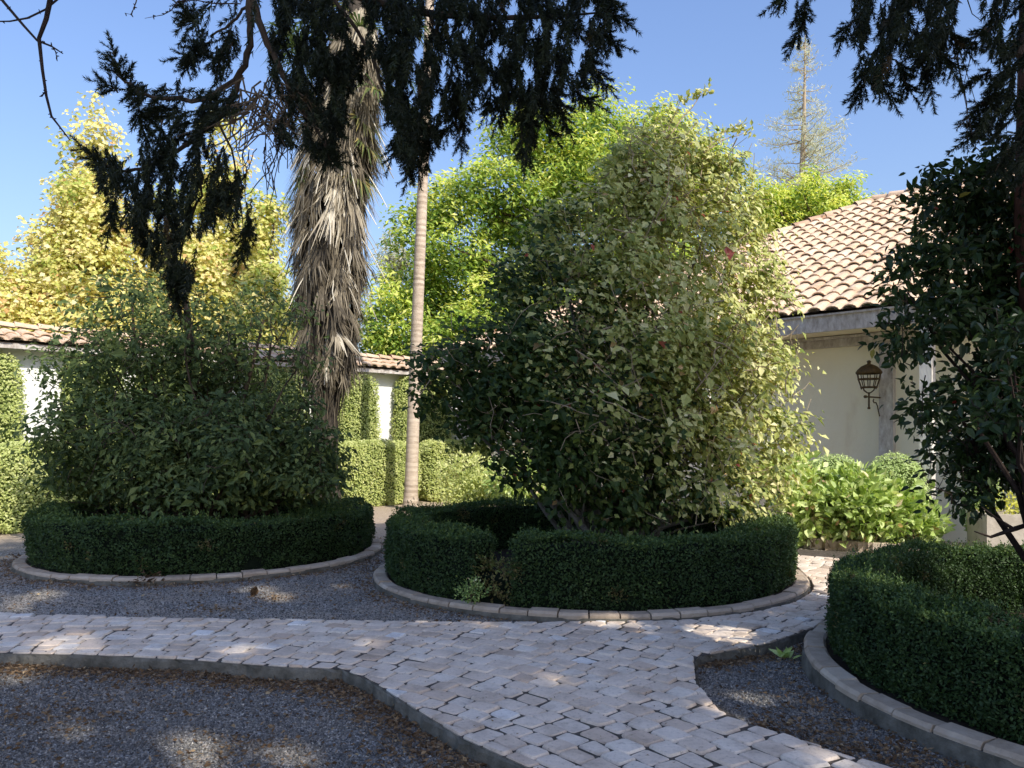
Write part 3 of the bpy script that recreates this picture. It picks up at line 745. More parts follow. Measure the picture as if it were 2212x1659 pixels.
mb.tube(np.array([at(470, 1000, 10.9), at(520, 880, 10.8), at(545, 790, 10.8), at(570, 690, 10.8)]), [.045, .034, .026, .012], 8, .5)
mb.tube(np.array([at(440, 1100, 11), at(330, 900, 11), at(292, 770, 11), at(285, 640, 11)]), [.05, .035, .03, .012], 8, .5)
mb.build('trunk', M['bark'], t)

# --- glossy shrub of the right bed, close to the viewer
right_blobs = blobs_at([(2080, 470, 90, .1), (2170, 420, 90, .3), (2010, 600, 80, 0), (2120, 600, 130, .2), (2240, 560, 150, .3), (2000, 700, 70, -.1), (2100, 760, 130, 0), (2250, 760, 170, .2), (2010, 840, 70, 0),
                        (2110, 900, 120, .2), (2240, 890, 120, .4), (2060, 1000, 60, .1), (2150, 960, 55, .3), (2330, 800, 170, .5), (2350, 600, 200, .6), (2190, 800, 80, -.65), (2185, 890, 75, -.65), (2165, 700, 50, -.6), (2230, 860, 80, -.65), (2060, 400, 45, .1), (1960, 630, 40, 0), (2050, 1060, 45, .1), (2195, 1035, 26, .1), (2110, 1010, 40, .1), (2085, 1080, 38, .1), (2030, 1110, 22, 0)], 5.3)
t = thing('camellia_bush', 'dark glossy leaved bush in deep shade in the bed at the right edge', 'bush', (4.0, 5.4, 0))
P, O, ct, C = crown(subdivide(right_blobs, 5, .5), 1350, 17, .085, .35)
px_, py_ = to_px(P); k = (P[:, 2] > .5) & (px_ > 1870) & ~in_gap(P)
P, O, ct = P[k], O[k], ct[k]; U = dirs(O, .55, -.25, .75); L = .062 * np.exp(rng.normal(0, .22, len(P)))
mb = MB(); V, Fa = leaf_fine(P, U, L, L * .52); tt = tints(len(P), .4 + ct, .2, .0015, .006)
mb.add(V, Fa, np.concatenate([tt, tt])); mb.build('foliage', M['cam_dark_leaf'], t)
mb = MB(); base = np.array([4.0, 5.4, .02]); stems(mb, base, [b[:3] for b in right_blobs if b[2] > 1.75], .03, .005, .12)
bare_twigs(mb, C, 200, .3, .004)
mb.tube(np.array([[4.0, 5.4, .35], at(2230, 1130, 5.3), at(2190, 1143, 5.2), at(2140, 1160, 5.2), at(2105, 1148, 5.15)]), [.03, .022, .016, .009, .004], 6)
mb.tube(np.array([at(2190, 1143, 5.2), at(2150, 1118, 5.2), at(2120, 1095, 5.2)]), [.012, .008, .004], 6)
mb.build('trunk', M['dark_bark'], t)

# ================================================================== HOUSE
H0 = np.array([6.12, 13.0]); ha = np.array([-.7071, .7071]); hb = np.array([.7071, .7071])
def hp(s, t_, z):
    p = H0 + ha * s + hb * t_; return np.array([p[0], p[1], z])
HAX = np.array([[ha[0], ha[1], 0], [hb[0], hb[1], 0], [0, 0, 1]])
house = thing('house', 'low cream house with weathered timber posts and a hipped clay tile roof', 'house', hp(0, 0, 0))
S0, S1, DEP = -9.0, 9.3, 13.2
mb = MB()
win = (3.05, 4.1, 1.25, 2.45)
def wall_panel(s0, s1, z0, z1): mb.box(hp((s0 + s1) / 2, .15, (z0 + z1) / 2), (s1 - s0, .3, z1 - z0), HAX)
wall_panel(S0, win[0], -.05, 3.23); wall_panel(win[1], S1, -.05, 3.23); wall_panel(win[0], win[1], -.05, win[2]); wall_panel(win[0], win[1], win[3], 3.23)
mb.box(hp(S1 - .15, DEP / 2 + .15, 1.6), (.3, DEP - .3, 3.25), HAX); mb.box(hp(S0 + .15, DEP / 2 + .15, 1.6), (.3, DEP - .3, 3.25), HAX)
mb.box(hp((S0 + S1) / 2, DEP + .15, 1.6), (S1 - S0, .3, 3.25), HAX)
mb.build('wall', M['house_plaster'], house)
wf = MB()
for (s_, z_, w_, h_) in ((win[0] + .05, 1.85, .1, 1.2), (win[1] - .05, 1.85, .1, 1.2), (3.575, 1.30, .85, .1), (3.575, 2.40, .85, .1), (3.575, 1.85, .06, 1.0)):
    wf.box(hp(s_, .1, z_), (w_, .1, h_), HAX)
wfo = wf.build('window', M['old_wood'], house)
wp = MB(); wp.box(hp(3.575, .16, 1.85), (.85, .02, 1.0), HAX); wp.build('pane', M['dark_hole'], wfo)
for s_ in (-7.4, -3.7, 0.0, 5.4):
    mb = MB(); mb.box(hp(s_, -.04, 1.52), (.22, .16, 3.14), HAX); mb.build('wall_post', M['old_wood'], house)
mb = MB(); mb.box(hp((S0 + S1) / 2, -.035, 3.155), (S1 - S0, .14, .13), HAX)
mb.box(hp((S0 + S1) / 2, -.06, 3.245), (S1 - S0, .2, .045), HAX); mb.build('wall_beam', M['old_wood'], house)
mb = MB(); mb.box(hp((S0 + S1) / 2, -.47, 3.30), (S1 - S0 + 1.6, .82, .04), HAX); mb.build('soffit', M['soffit'], house)
mb = MB(); mb.box(hp((S0 + S1 + .9) / 2, -.89, 3.385), (S1 - S0 + .9, .07, .25), HAX)
mb.box(hp(S1 + .87, DEP / 2, 3.385), (.07, DEP + 1.6, .25), HAX)
mb.box(hp((S0 + S1 + .9) / 2, -.90, 3.525), (S1 - S0 + 1.0, .12, .03), HAX); mb.build('fascia', M['old_wood'], house)
for s_ in (-4.55, -.85, 2.85, 6.55):
    mb = MB(); mb.box(hp(s_, -.83, 1.6), (.17, .17, 3.34), HAX); mb.box(hp(s_, -.83, .06), (.27, .27, .3), HAX); mb.build('porch_post', M['white_wood'], house)

def tile_slope(mb, O_, ex, eu, nrm_, wid, length, inside, col=.285, row=.42, r=.105):
    """barrel tiles: O_ eave corner, ex along eave, eu up the slope, nrm_ normal"""
    ncol = int(wid / col); nrow = int(length / row) + 1
    seg = 7; a = np.linspace(0, PI, seg)
    for c_ in range(ncol + 1):
        for r_ in range(nrow):
            u0 = r_ * row; x0 = c_ * col
            if not inside(x0, u0 + row * .5): continue
            t1 = float(np.clip(rng.normal(.58, .17), 0, 1)); jx = rng.normal(0, .008); jz = rng.normal(0, .006); jr = rng.normal(0, .02)
            for cover in (True, False):
                xo = x0 + jx + (0 if cover else col / 2)
                rings = []
                for (uu, rad_, zz) in ((u0 - .03, r * 1.1 if cover else r * 1.0, .034 if cover else .03), (u0 + row * .5, r * 1.0, .025), (u0 + row + .02, r * .92, .0)):
                    ca, sa = np.cos(a), np.sin(a)
                    hh = sa * rad_ * .62 + zz if cover else -sa * rad_ * .28 + .035 + zz
                    xs_ = xo - ca * rad_ + jr * (uu - u0) * .3
                    rings.append(O_ + ex * xs_[:, None] + eu * uu + nrm_ * (hh + jz)[:, None])
                V = np.concatenate(rings); n_ = seg
                Fa = [[i_ * n_ + j_, i_ * n_ + j_ + 1, (i_ + 1) * n_ + j_ + 1, (i_ + 1) * n_ + j_] for i_ in range(2) for j_ in range(n_ - 1)]
                mb.add(V, Fa, t1)
                if cover:      # thickness of the tile's lower edge
                    inner = O_ + ex * (xo - np.cos(a) * r * .9)[:, None] + eu * (u0 - .028) + nrm_ * (np.sin(a) * r * .42 + .04 + jz)[:, None]
                    V = np.concatenate([rings[0], inner]); Fa = [[j_ + 1, j_, n_ + j_, n_ + j_ + 1] for j_ in range(n_ - 1)]
                    mb.add(V, Fa, t1 * .6)
                    if r_ > -1: mb.add(np.concatenate([inner, O_ + ex * xo + eu * (u0 + .05) + nrm_ * np.zeros((1, 1))]), [[j_, n_, j_ + 1] for j_ in range(n_ - 1)], 0.0, 1)

TANR = .5; ZE = 3.56; RUN = 7.5
sl = math.hypot(1, TANR)
roof = MB()
e3 = lambda v, z=0.0: np.array([v[0], v[1], z])
ex = -e3(ha); eu = e3(hb, TANR) / sl; nn_ = e3(-hb * TANR, 1) / sl
Oe = hp(S1 + .9, -.95, ZE); WID = S1 + .9 - S0
tile_slope(roof, Oe, ex, eu, nn_, WID, RUN * sl, lambda x, u: u / sl < RUN + .05 and x > u / sl - .15)
# hipped end
ex2 = e3(hb); eu2 = e3(-ha, TANR) / sl; nn2 = e3(ha * TANR, 1) / sl
Oe2 = hp(S1 + .95, -.9, ZE)
tile_slope(roof, Oe2, ex2, eu2, nn2, 2 * RUN, RUN * sl, lambda x, u: u / sl - .1 < x < 2 * RUN - u / sl + .1)
# decking and rear slope
c00 = hp(S1 + .9, -.9, ZE - .02); rdg1 = hp(S1 + .9 - RUN, -.9 + RUN, ZE + RUN * TANR - .02); rdg0 = hp(S0, -.9 + RUN, ZE + RUN * TANR - .02)
c01 = hp(S1 + .9, -.9 + 2 * RUN, ZE - .02)
roof.ngon([hp(S0, -.9, ZE - .02), c00, rdg1, rdg0], .3, 1); roof.ngon([c00, c01, rdg1], .3, 1); roof.ngon([c01, hp(S0, -.9 + 2 * RUN, ZE - .02), rdg0, rdg1], .5, 0)
roof.ngon([hp(S0, -.9, ZE - .02), rdg0, hp(S0, -.9 + 2 * RUN, ZE - .02)], .5, 1)
def cap_row(mb, p0, p1, r=.14, step=.4):
    d = p1 - p0; Lr = np.linalg.norm(d); d = d / Lr; side = unit(np.cross(d, [0, 0, 1.0])); up = np.cross(side, d)
    a = np.linspace(0, PI, 8)
    for k_ in range(int(Lr / step)):
        b0 = p0 + d * k_ * step; t1 = float(np.clip(rng.normal(.5, .2), 0, 1)); jz = rng.normal(0, .008)
        rr_ = [b0 - d * .03, b0 + d * (step + .02)]
        V = np.concatenate([rr_[q] + side * (np.cos(a) * r * (1.1 - .15 * q))[:, None] + up * (np.sin(a) * r * .9 * (1.1 - .15 * q) + .05 - .03 * q + jz)[:, None] for q in (0, 1)])
        mb.add(V, [[j_, j_ + 1, 8 + j_ + 1, 8 + j_] for j_ in range(7)], t1)
cap_row(roof, c00, rdg1); cap_row(roof, rdg1, rdg0)
roof.build('roof', [M['tile'], M['joint']], house, smooth=False)

# lantern on its bracket
lp = at(1877, 812, 12.75)
lan = thing('wall_lantern', 'rusty iron cage lantern on a scrolled bracket against the timber post', 'lantern', (lp[0], lp[1], lp[2] - .35))
lx, ly, lz = lp
mb = MB()
mb.lathe((lx, ly, lz), [(.195, .045), (.20, .055), (.17, .10), (.12, .15), (.06, .18), (.03, .19), (.025, .21), (.035, .225), (.02, .245), (0, .25)], 16); mb.build('cap', M['iron'], lan, smooth=True)
mb = MB()
for k_ in range(10):
    a = k_ * 2 * PI / 10; ca, sa = math.cos(a), math.sin(a)
    mb.tube([(lx + .18 * ca, ly + .18 * sa, lz + .05), (lx + .16 * ca, ly + .16 * sa, lz - .06), (lx + .12 * ca, ly + .12 * sa, lz - .18)], .008, 5)
for (r_, z_) in ((.187, .04), (.162, -.05), (.123, -.18)):
    a = np.linspace(0, 2 * PI, 21); mb.tube(np.stack([lx + r_ * np.cos(a), ly + r_ * np.sin(a), np.full(21, lz + z_)], 1), .010, 5)
for k_ in range(4):
    a = k_ * PI / 2 + .4; ca, sa = math.cos(a), math.sin(a)
    mb.tube([(lx + .12 * ca, ly + .12 * sa, lz - .18), (lx + .10 * ca, ly + .10 * sa, lz - .23), (lx + .04 * ca, ly + .04 * sa, lz - .265), (lx, ly, lz - .28)], .009, 5)
    mb.tube([(lx + .12 * ca, ly + .12 * sa, lz - .18), (lx + .155 * ca, ly + .155 * sa, lz - .205), (lx + .165 * ca, ly + .165 * sa, lz - .185)], .007, 5)
mb.build('cage', M['iron'], lan)
mb = MB(); wallp = hp(0.12, -.13, lz - .31)
mb.tube([(lx, ly, lz - .26), (lx, ly, lz - .50)], .014, 6); mb.tube([(lx, ly, lz - .50), (lx, ly, lz - .53)], .022, 6)
q = np.array([lx, ly, lz - .335]); w_ = np.array([wallp[0] + .04, wallp[1], lz - .335]); dq = unit(w_ - q)
mb.tube([q - dq * .10, w_], .014, 6); mb.tube([q - dq * .13, q - dq * .10], .026, 6)
sc = [q + dq * (np.linalg.norm(w_ - q) * f) + np.array([0, 0, z_]) for f, z_ in ((.42, -.03), (.36, -.06), (.44, -.09), (.6, -.085), (.74, -.14), (.82, -.22), (.92, -.30), (.98, -.27), (1.0, -.33))]
mb.tube(sc, .010, 5); mb.tube([w_ + np.array([0, 0, .06]), w_ - np.array([0, 0, .40])], .012, 5); mb.build('bracket', M['iron'], lan)

# ================================================================== BOUNDARY WALL
W0 = np.array([-9.28, 14.5]); ww = np.array([.7071, .7071]); wn = np.array([.7071, -.7071])
def wp_(s, t_, z):
    p = W0 + ww * s + wn * t_; return np.array([p[0], p[1], z])
WAX = np.array([[ww[0], ww[1], 0], [wn[0], wn[1], 0], [0, 0, 1]])
wall = thing('garden_wall', 'long whitewashed garden wall capped with a clay tile roof', 'wall', wp_(0, 0, 0))
mb = MB(); mb.box(wp_(2.6, -.2, 1.55), (18, .4, 3.3), WAX); mb.build('wall', M['plaster'], wall)
mb = MB(); mb.box(wp_(2.6, .34, 3.20), (18, .06, .09), WAX); mb.box(wp_(2.6, .16, 3.235), (18, .34, .03), WAX)
for s_ in np.arange(-6, 11.4, .8): mb.box(wp_(s_, .16, 3.185), (.07, .32, .065), WAX)
mb.build('eave_board', M['old_wood'], wall)
mb = MB(); TW = .33; slw = math.hypot(1, TW)
tile_slope(mb, wp_(-6.4, .42, 3.27), e3(ww), e3(-wn, TW) / slw, e3(wn * TW, 1) / slw, 18, 1.05 * slw, lambda x, u: u < 1.05)
cap_row(mb, wp_(-6.4, -.68, 3.615), wp_(11.6, -.68, 3.615), .10)
mb.ngon([wp_(-6.4, .38, 3.255), wp_(11.6, .38, 3.255), wp_(11.6, -.68, 3.60), wp_(-6.4, -.68, 3.60)], .3, 1)
mb.ngon([wp_(-6.4, -.68, 3.60), wp_(11.6, -.68, 3.60), wp_(11.6, -1.75, 3.26), wp_(-6.4, -1.75, 3.26)], .5, 0)
mb.build('roof', [M['tile'], M['joint']], wall)

# clipped shrubs standing against the wall and the hedge in front of them
def clipped(name, label, cat, c, half, rotax, nleaf, leaf=.05, power=6, mat='clip_leaf', rough=.04, seed=0, group=None, taper=0.0, tint0=.5):
    mb = MB(); half = np.asarray(half, float)
    d = rdir(int(nleaf * 1.25))
    # even the density out over a box-like body: sample the cube first
    q = rng.uniform(-1, 1, (int(nleaf * 1.25), 3)); ar = np.array([half[1] * half[2], half[0] * half[2], half[0] * half[1]]); f = rng.choice(3, len(q), p=ar / ar.sum())
    q[np.arange(len(q)), f] = np.sign(q[np.arange(len(q)), f])
    p = q / (np.sum(np.abs(q) ** power, 1) ** (1 / power))[:, None]
    nn = unit(np.sign(p) * np.abs(p) ** (power - 1) / half)
    k = p[:, 2] > -.98; p, nn = p[k], nn[k]
    loc = p * half; loc[:, :2] *= (1 - taper * (p[:, 2:3] + 1) / 2)
    P = np.asarray(c) + loc @ rotax; N = nn @ rotax
    P = P + N * (rough * wob(P, 2.6, seed) + rough * .6 * wob(P, 8, seed + 1) + rng.normal(0, .02, len(P)))[:, None]
    FN = blade(N, .6, .25, .6, .6); U = unit(lie(FN, 0) + N * .3); L = leaf * rng.uniform(.7, 1.35, len(P))
    mb.add(*leaf_quads(P, U, L, L * .62, .2, 0, FN), np.clip(tint0 + .12 * wob(P, 3, seed) + rng.normal(0, .17, len(P)), 0, 1))
    a = np.linspace(-PI / 2, PI / 2, 13); b = np.linspace(0, 2 * PI, 25)[:-1]
    A_, B_ = np.meshgrid(a, b, indexing='ij'); g = np.stack([np.cos(A_) * np.cos(B_), np.cos(A_) * np.sin(B_), np.sin(A_)], -1).reshape(-1, 3)
    g = g / (np.sum(np.abs(g) ** power, 1) ** (1 / power))[:, None] * (half - .06); g[:, :2] *= (1 - taper * (g[:, 2:3] / half[2] + 1) / 2)
    i_, j_ = np.meshgrid(np.arange(12), np.arange(24), indexing='ij'); j2 = (j_ + 1) % 24
    mb.add(np.asarray(c) + g @ rotax, np.stack([i_ * 24 + j_, i_ * 24 + j2, (i_ + 1) * 24 + j2, (i_ + 1) * 24 + j_], -1).reshape(-1, 4), .5, 1)
    o = mb.build(name, [M[mat], M['clip_core']], loc=(c[0], c[1], 0)); return tag(o, label, cat, group)
cols = [(-1.4, .33, 'clipped tall shrub on the wall, cut by the left edge of the photo'), (.98, 2.0, 'clipped tall shrub on the wall just right of the wide white gap'),
        (2.2, 4.22, 'clipped tall shrub on the wall behind the left bush'), (4.6, 6.12, 'clipped tall shrub on the wall just left of the shaggy palm'),
        (6.42, 8.15, 'clipped tall shrub on the wall between the shaggy palm and the slim trunk'), (8.62, 10.6, 'clipped tall shrub on the wall just right of the slim trunk')]
for k_, (s0, s1, lab) in enumerate(cols):
    clipped('clipped_shrub', lab, 'shrub', wp_((s0 + s1) / 2, .23, 1.5), ((s1 - s0) / 2, .21, 1.56 + .05 * (k_ % 2)), WAX, 13000, .05, 8, seed=k_, group='tall clipped shrubs along the white wall', taper=.12)
for k_, (s0, s1, lab) in enumerate([(-5.5, 1.2, 'broad clipped hedge in front of the wall at the left edge'), (1.4, 4.9, 'clipped hedge along the wall behind the left bush'),
                                    (5.1, 8.36, 'clipped hedge along the wall left of the dark gap'), (8.62, 10.9, 'clipped hedge along the wall right of the dark gap, behind the slim trunk')]):
    clipped('wall_hedge', lab, 'hedge', wp_((s0 + s1) / 2, 1.32, .70), ((s1 - s0) / 2, .42, .73), WAX, int(6500 * (s1 - s0)), .05, 7, seed=k_ + 20, group='clipped hedges along the white wall', tint0=.55)
def loose_bush(name, label, cat, blobs, ncl, per, crad, leaf, asp, mat, base, fine=False, up=.2, group=None, tint0=.5, stemmat='twig', nst=14):
    t = thing(name, label, cat, base, group)
    P, O, ct, C = crown(blobs, ncl, per, crad, .45); k = P[:, 2] > .04; P, O, ct = P[k], O[k], ct[k]
    U = dirs(O, .6, up, .6); L = rng.uniform(.7, 1.3, len(P)) * leaf; tt = np.clip(tint0 + ct + rng.normal(0, .18, len(P)), 0, 1)
    mb = MB()
    if fine:
        V, Fa = leaf_fine(P, U, L, L * asp); mb.add(V, Fa, np.concatenate([tt, tt]))
    else: mb.add(*leaf_quads(P, U, L, L * asp, .2, .05, blade(O)), tt)
    mb.build('foliage', M[mat], t)
    mb = MB(); stems(mb, base, C[rng.choice(len(C), nst)], .012 if leaf > .045 else .003, .004 if leaf > .045 else .001, .12 if leaf > .045 else .03, jit=.05 if leaf > .045 else .005); mb.build('stem', M[stemmat], t)
    return t
b1 = blobs_at([(1010, 1040, 60), (1060, 1050, 50), (1020, 1075, 50)], 16.6, .2)
loose_bush('small_shrub', 'pale leafy low shrub between the wall hedge and the middle bush', 'shrub', b1, 170, 24, .12, .09, .5, 'clip_leaf', (*at(1035, 1100, 16.6)[:2], 0), tint0=.65)
b1 = blobs_at([(1120, 1040, 55), (1180, 1050, 45), (1150, 1070, 50)], 15.6, .2)
loose_bush('small_shrub', 'bright broad leaved low shrub seen under the middle bush', 'shrub', b1, 120, 20, .12, .13, .55, 'hyd_leaf', (*at(1150, 1100, 15.6)[:2], 0), fine=True)

# ---- planting in front of the house
b1 = blobs_at([(1740, 1080, 55), (1700, 1030, 60), (1770, 1130, 50), (1730, 1130, 45)], 11.6, .12)
loose_bush('hydrangea', 'sunlit big leaved plant touching the middle bush, with dried flower heads', 'plant', b1, 130, 13, .12, .13, .6, 'hyd_leaf', (*at(1740, 1180, 11.6)[:2], 0), fine=True, up=.3, tint0=.6)
b1 = blobs_at([(1850, 1080, 60), (1900, 1100, 55), (1820, 1120, 55), (1880, 1150, 45), (1840, 1050, 35)], 11.45, .12)
loose_bush('hydrangea', 'sunlit big leaved plant below the two round clipped bushes', 'plant', b1, 170, 13, .12, .125, .6, 'hyd_leaf', (*at(1860, 1180, 11.45)[:2], 0), fine=True, up=.3)
b1 = blobs_at([(1960, 1110, 45), (1975, 1150, 40), (1940, 1140, 40)], 11.3, .12)
loose_bush('hydrangea', 'sunlit big leaved plant beside the white post, right end of its row', 'plant', b1, 100, 13, .12, .125, .6, 'hyd_leaf', (*at(1960, 1185, 11.3)[:2], 0), fine=True, up=.3)
p = at(1800, 1030, 11.95); clipped('clipped_ball', 'round clipped bush before the house, nearer the middle bush', 'bush', (p[0], p[1], .72), (.39, .39, .58), np.eye(3), 6500, .032, 2.3, 'ball_leaf', .015, 31, 'round clipped bushes before the house', tint0=.6)
p = at(1932, 1030, 11.7); clipped('clipped_ball', 'round clipped bush before the house, at the foot of the grey timber post', 'bush', (p[0], p[1], .72), (.40, .40, .60), np.eye(3), 7000, .032, 2.3, 'ball_leaf', .015, 32, 'round clipped bushes before the house', tint0=.6)
p = at(2122, 1055, 11.25); clipped('clipped_ball', 'small round clipped bush behind the dark glossy bush', 'bush', (p[0], p[1], .62), (.2, .2, .58), np.eye(3), 3500, .03, 2.3, 'ball_leaf', .012, 33, 'round clipped bushes before the house', tint0=.5)
mb = MB()
for k_ in range(16):                                                # rough stone edging of the house bed
    p = gp(1752, 1178) + (gp(1990, 1196) - gp(1752, 1178)) * k_ / 15; p2 = p + rng.normal(0, .02, 3)
    mb.box((p2[0], p2[1], .03 + rng.normal(0, .01)), (rng.uniform(.15, .22), rng.uniform(.12, .17), .15), np.array([[.9, -.42, 0], [.42, .9, 0], [0, 0, 1]]), float(rng.random()))
o = mb.build('stone_edging', M['kerb_stone'], loc=(*gp(1860, 1187)[:2], 0)); tag(o, 'sunlit row of rough edging stones in front of the big leaved plants', 'edging')
p = gp(2190, 1172); c_ = np.array([6.98, 10.6])
pl = thing('stone_planter', 'pale stone planter trough behind the hedge at the right edge', 'planter', (c_[0], c_[1], 0))
mb = MB(); ax_ = np.array([[.98, -.2, 0], [.2, .98, 0], [0, 0, 1]])
for (dx, dy, sx_, sy_) in ((0, -.3, 1.5, .12), (0, .3, 1.5, .12), (-.69, 0, .12, .48), (.69, 0, .12, .48)):
    cc = np.array([dx, dy, 0]) @ ax_; mb.box((c_[0] + cc[0], c_[1] + cc[1], .27), (sx_, sy_, .60), ax_)
mb.build('trough', M['planter_stone'], pl)
mb = MB(); mb.box((c_[0], c_[1], .44), (1.24, .46, .1), ax_); mb.build('soil', M['soil'], pl)
bl = [[c_[0] + dx, c_[1] + rng.normal(0, .05), .64, .16] for dx in (-.55, -.3, 0, .25, .5)]
loose_bush('planter_flowers', 'yellow green low plants growing in the pale stone planter', 'plant', bl, 70, 14, .06, .06, .5, 'gold_leaf', (c_[0], c_[1], .49), tint0=.6, nst=8)

# ================================================================== PALMS
pb = np.array([-3.5, 15.5, 0.0])
t = thing('shaggy_palm', 'thick palm shaggy with a skirt of dead straw fronds', 'palm tree', pb)
axis_px = [(704, 1115), (700, 1000), (702, 900), (708, 700), (712, 480), (735, 300), (765, 150), (770, 0), (772, -160)]
AX = np.array([at(a_, b_, 15.5) for a_, b_ in axis_px]); AX[0, 2] = 0
def ax_at(z):
    return np.stack([np.interp(z, AX[:, 2], AX[:, 0]), np.interp(z, AX[:, 2], AX[:, 1]), z], -1)
zz = np.linspace(0, AX[-1, 2], 60); rr_ = np.interp(zz, [0, .6, 2, 3, 10], [.36, .27, .25, .33, .26]) * (1 + .05 * np.sin(zz * 22))
mb = MB(); mb.tube(ax_at(zz), rr_, 14); mb.build('trunk', M['palm_bark'], t, smooth=False)
def skirt_r(z): return np.interp(z, [2.2, 2.5, 2.85, 3.4, 4.6, 5.7, 7.0, 8.0, 9.0, 10], [.24, .42, .58, .68, .75, .80, .84, .68, .48, .34])
mb = MB(); nf = 680
z_t = rng.uniform(2.9, 10.0, nf); az = rng.random(nf) * 2 * PI
for k_ in range(nf):
    z_ = z_t[k_]; c = ax_at(z_); od = np.array([math.cos(az[k_]), math.sin(az[k_]), 0]); sd = np.array([-od[1], od[0], 0])
    Lf = rng.uniform(.5, 1.25); zb = max(z_ - Lf, 2.25 + abs(rng.normal(0, .25)))
    r_a, r_b = max(skirt_r(z_) * .62, .26), skirt_r(zb) * rng.uniform(.75, 1.08)
    if rng.random() < .08: r_b += rng.uniform(.08, .4)
    cb = ax_at(zb); p0 = c + od * r_a; p1 = cb + od * r_b
    tint = float(np.clip(.40 + .28 * wob(np.array([[od[0] * 2, od[1] * 2, z_ * .8]]), 1.6, 3)[0] + rng.normal(0, .16) + (z_ - 6) * .045, 0, 1)); m = rng.integers(9, 16)
    f0 = rng.uniform(0, .35, m); wsp = rng.normal(0, 1, m) * rng.uniform(.06, .20) + rng.normal(0, .08)
    sag = rng.uniform(0, .08)
    a0 = p0 + (p1 - p0) * f0[:, None] * .5 + sd * (wsp * .12)[:, None]
    mid = p0 + (p1 - p0) * (.5 + .1 * rng.random(m))[:, None] + sd * (wsp * .55)[:, None] + od * sag
    end = p0 + (p1 - p0) * (rng.uniform(.8, 1.12, m))[:, None] + sd * (wsp * 1.1)[:, None] + od * rng.normal(0, .05, m)[:, None]
    w_ = rng.uniform(.008, .020, m)[:, None] * sd
    V = np.stack([a0 - w_, a0 + w_, mid + w_ * 1.1, mid - w_ * 1.1, end + w_ * .25, end - w_ * .25], 1).reshape(-1, 3)
    kk = np.arange(m)[:, None] * 6
    mb.add(V, np.concatenate([kk + [[0, 1, 2, 3]], kk + [[3, 2, 4, 5]]]), np.clip(tint + np.tile(rng.normal(0, .12, m), 2), 0, 1))
for k_ in range(150):                       # matted fibre where the skirt gives way to bare trunk
    a_ = rng.random() * 2 * PI; od = np.array([math.cos(a_), math.sin(a_), 0]); sd = np.array([-od[1], od[0], 0]); z_ = rng.uniform(2.2, 3.3); zb = z_ - rng.uniform(.4, 1.0)
    p0 = ax_at(z_) + od * rng.uniform(.28, .42); p1 = ax_at(zb) + od * rng.uniform(.25, .36) + sd * rng.normal(0, .05); w_ = sd * rng.uniform(.006, .016)
    mb.add([p0 - w_, p0 + w_, (p0 + p1) / 2 + od * .03 + w_, (p0 + p1) / 2 + od * .03 - w_, p1 + w_ * .2, p1 - w_ * .2], [[0, 1, 2, 3], [3, 2, 4, 5]], float(rng.uniform(.0, .3)))
# long pale petioles sticking out of the skirt
for k_ in range(70):
    z_ = rng.uniform(4.6, 8.8); a_ = rng.random() * 2 * PI; od = np.array([math.cos(a_), math.sin(a_), 0]); c = ax_at(z_)
    L_ = rng.uniform(.6, 1.3); p0 = c + od * skirt_r(z_) * .6; p1 = c + od * (skirt_r(z_) * .8 + L_ * .4) - np.array([0, 0, L_ * .85])
    mb.tube(bend(p0, p1, 5, -.06, .01), np.linspace(.014, .008, 5), 4, float(rng.uniform(.7, 1)), 0, False)
mb.build('dead_fronds', M['frond_dead'], t)
def fan(mb, p0, d, L=1.1, fanr=.65, nb=26, droop=.25, tint=.5):
    d = unit(np.asarray(d, float)); sd = unit(np.cross(d, [0, 0, 1.0])); up = np.cross(sd, d)
    p1 = p0 + d * L - np.array([0, 0, droop * L * .4]); mb.tube(bend(p0, p1, 5, -.08), np.linspace(.02, .012, 5), 4, tint, 0, False)
    a = np.linspace(-2.0, 2.0, nb) + rng.normal(0, .03, nb)
    dd = d * np.cos(a)[:, None] + sd * np.sin(a)[:, None] + up * (.25 * rng.random(nb))[:, None]; ll = fanr * (1 - .25 * (np.abs(a) / 2) ** 2) * rng.uniform(.85, 1.1, nb)
    mid = p1 + dd * (ll * .6)[:, None]; end = p1 + dd * ll[:, None] - np.array([0, 0, 1]) * (droop * ll * rng.uniform(.4, 1.2, nb))[:, None]
    s_ = unit(np.cross(dd, up)) * .022
    V = np.stack([p1 - s_ * .3, p1 + s_ * .3, mid + s_, mid - s_, end + s_ * .1, end - s_ * .1], 1).reshape(-1, 3); kk = np.arange(nb)[:, None] * 6
    mb.add(V, np.concatenate([kk + [[0, 1, 2, 3]], kk + [[3, 2, 4, 5]]]), np.clip(tint + np.tile(rng.normal(0, .15, nb), 2), 0, 1))
mb = MB()
for k_ in range(30):
    z_ = rng.uniform(8.6, 11.6); a_ = rng.random() * 2 * PI; el = np.interp(z_, [8.6, 11.6], [-.7, .9]) + rng.normal(0, .25)
    fan(mb, ax_at(z_) + .2 * np.array([math.cos(a_), math.sin(a_), 0]), (math.cos(a_), math.sin(a_), el), rng.uniform(.7, 1.2), rng.uniform(.55, .8), 26, .5, float(np.clip(rng.normal(.45, .2), 0, 1)))
for (px_, py_, dx) in ((640, 400, -1), (625, 440, -1), (800, 420, 1), (815, 350, 1), (810, 300, 1)):
    p0 = at(px_ - dx * 40, py_ - 70, 15.3); fan(mb, p0, (dx * .5, -.3, -.9), .3, .6, 26, .3, .75)
mb.build('crown', M['frond_green'], t)

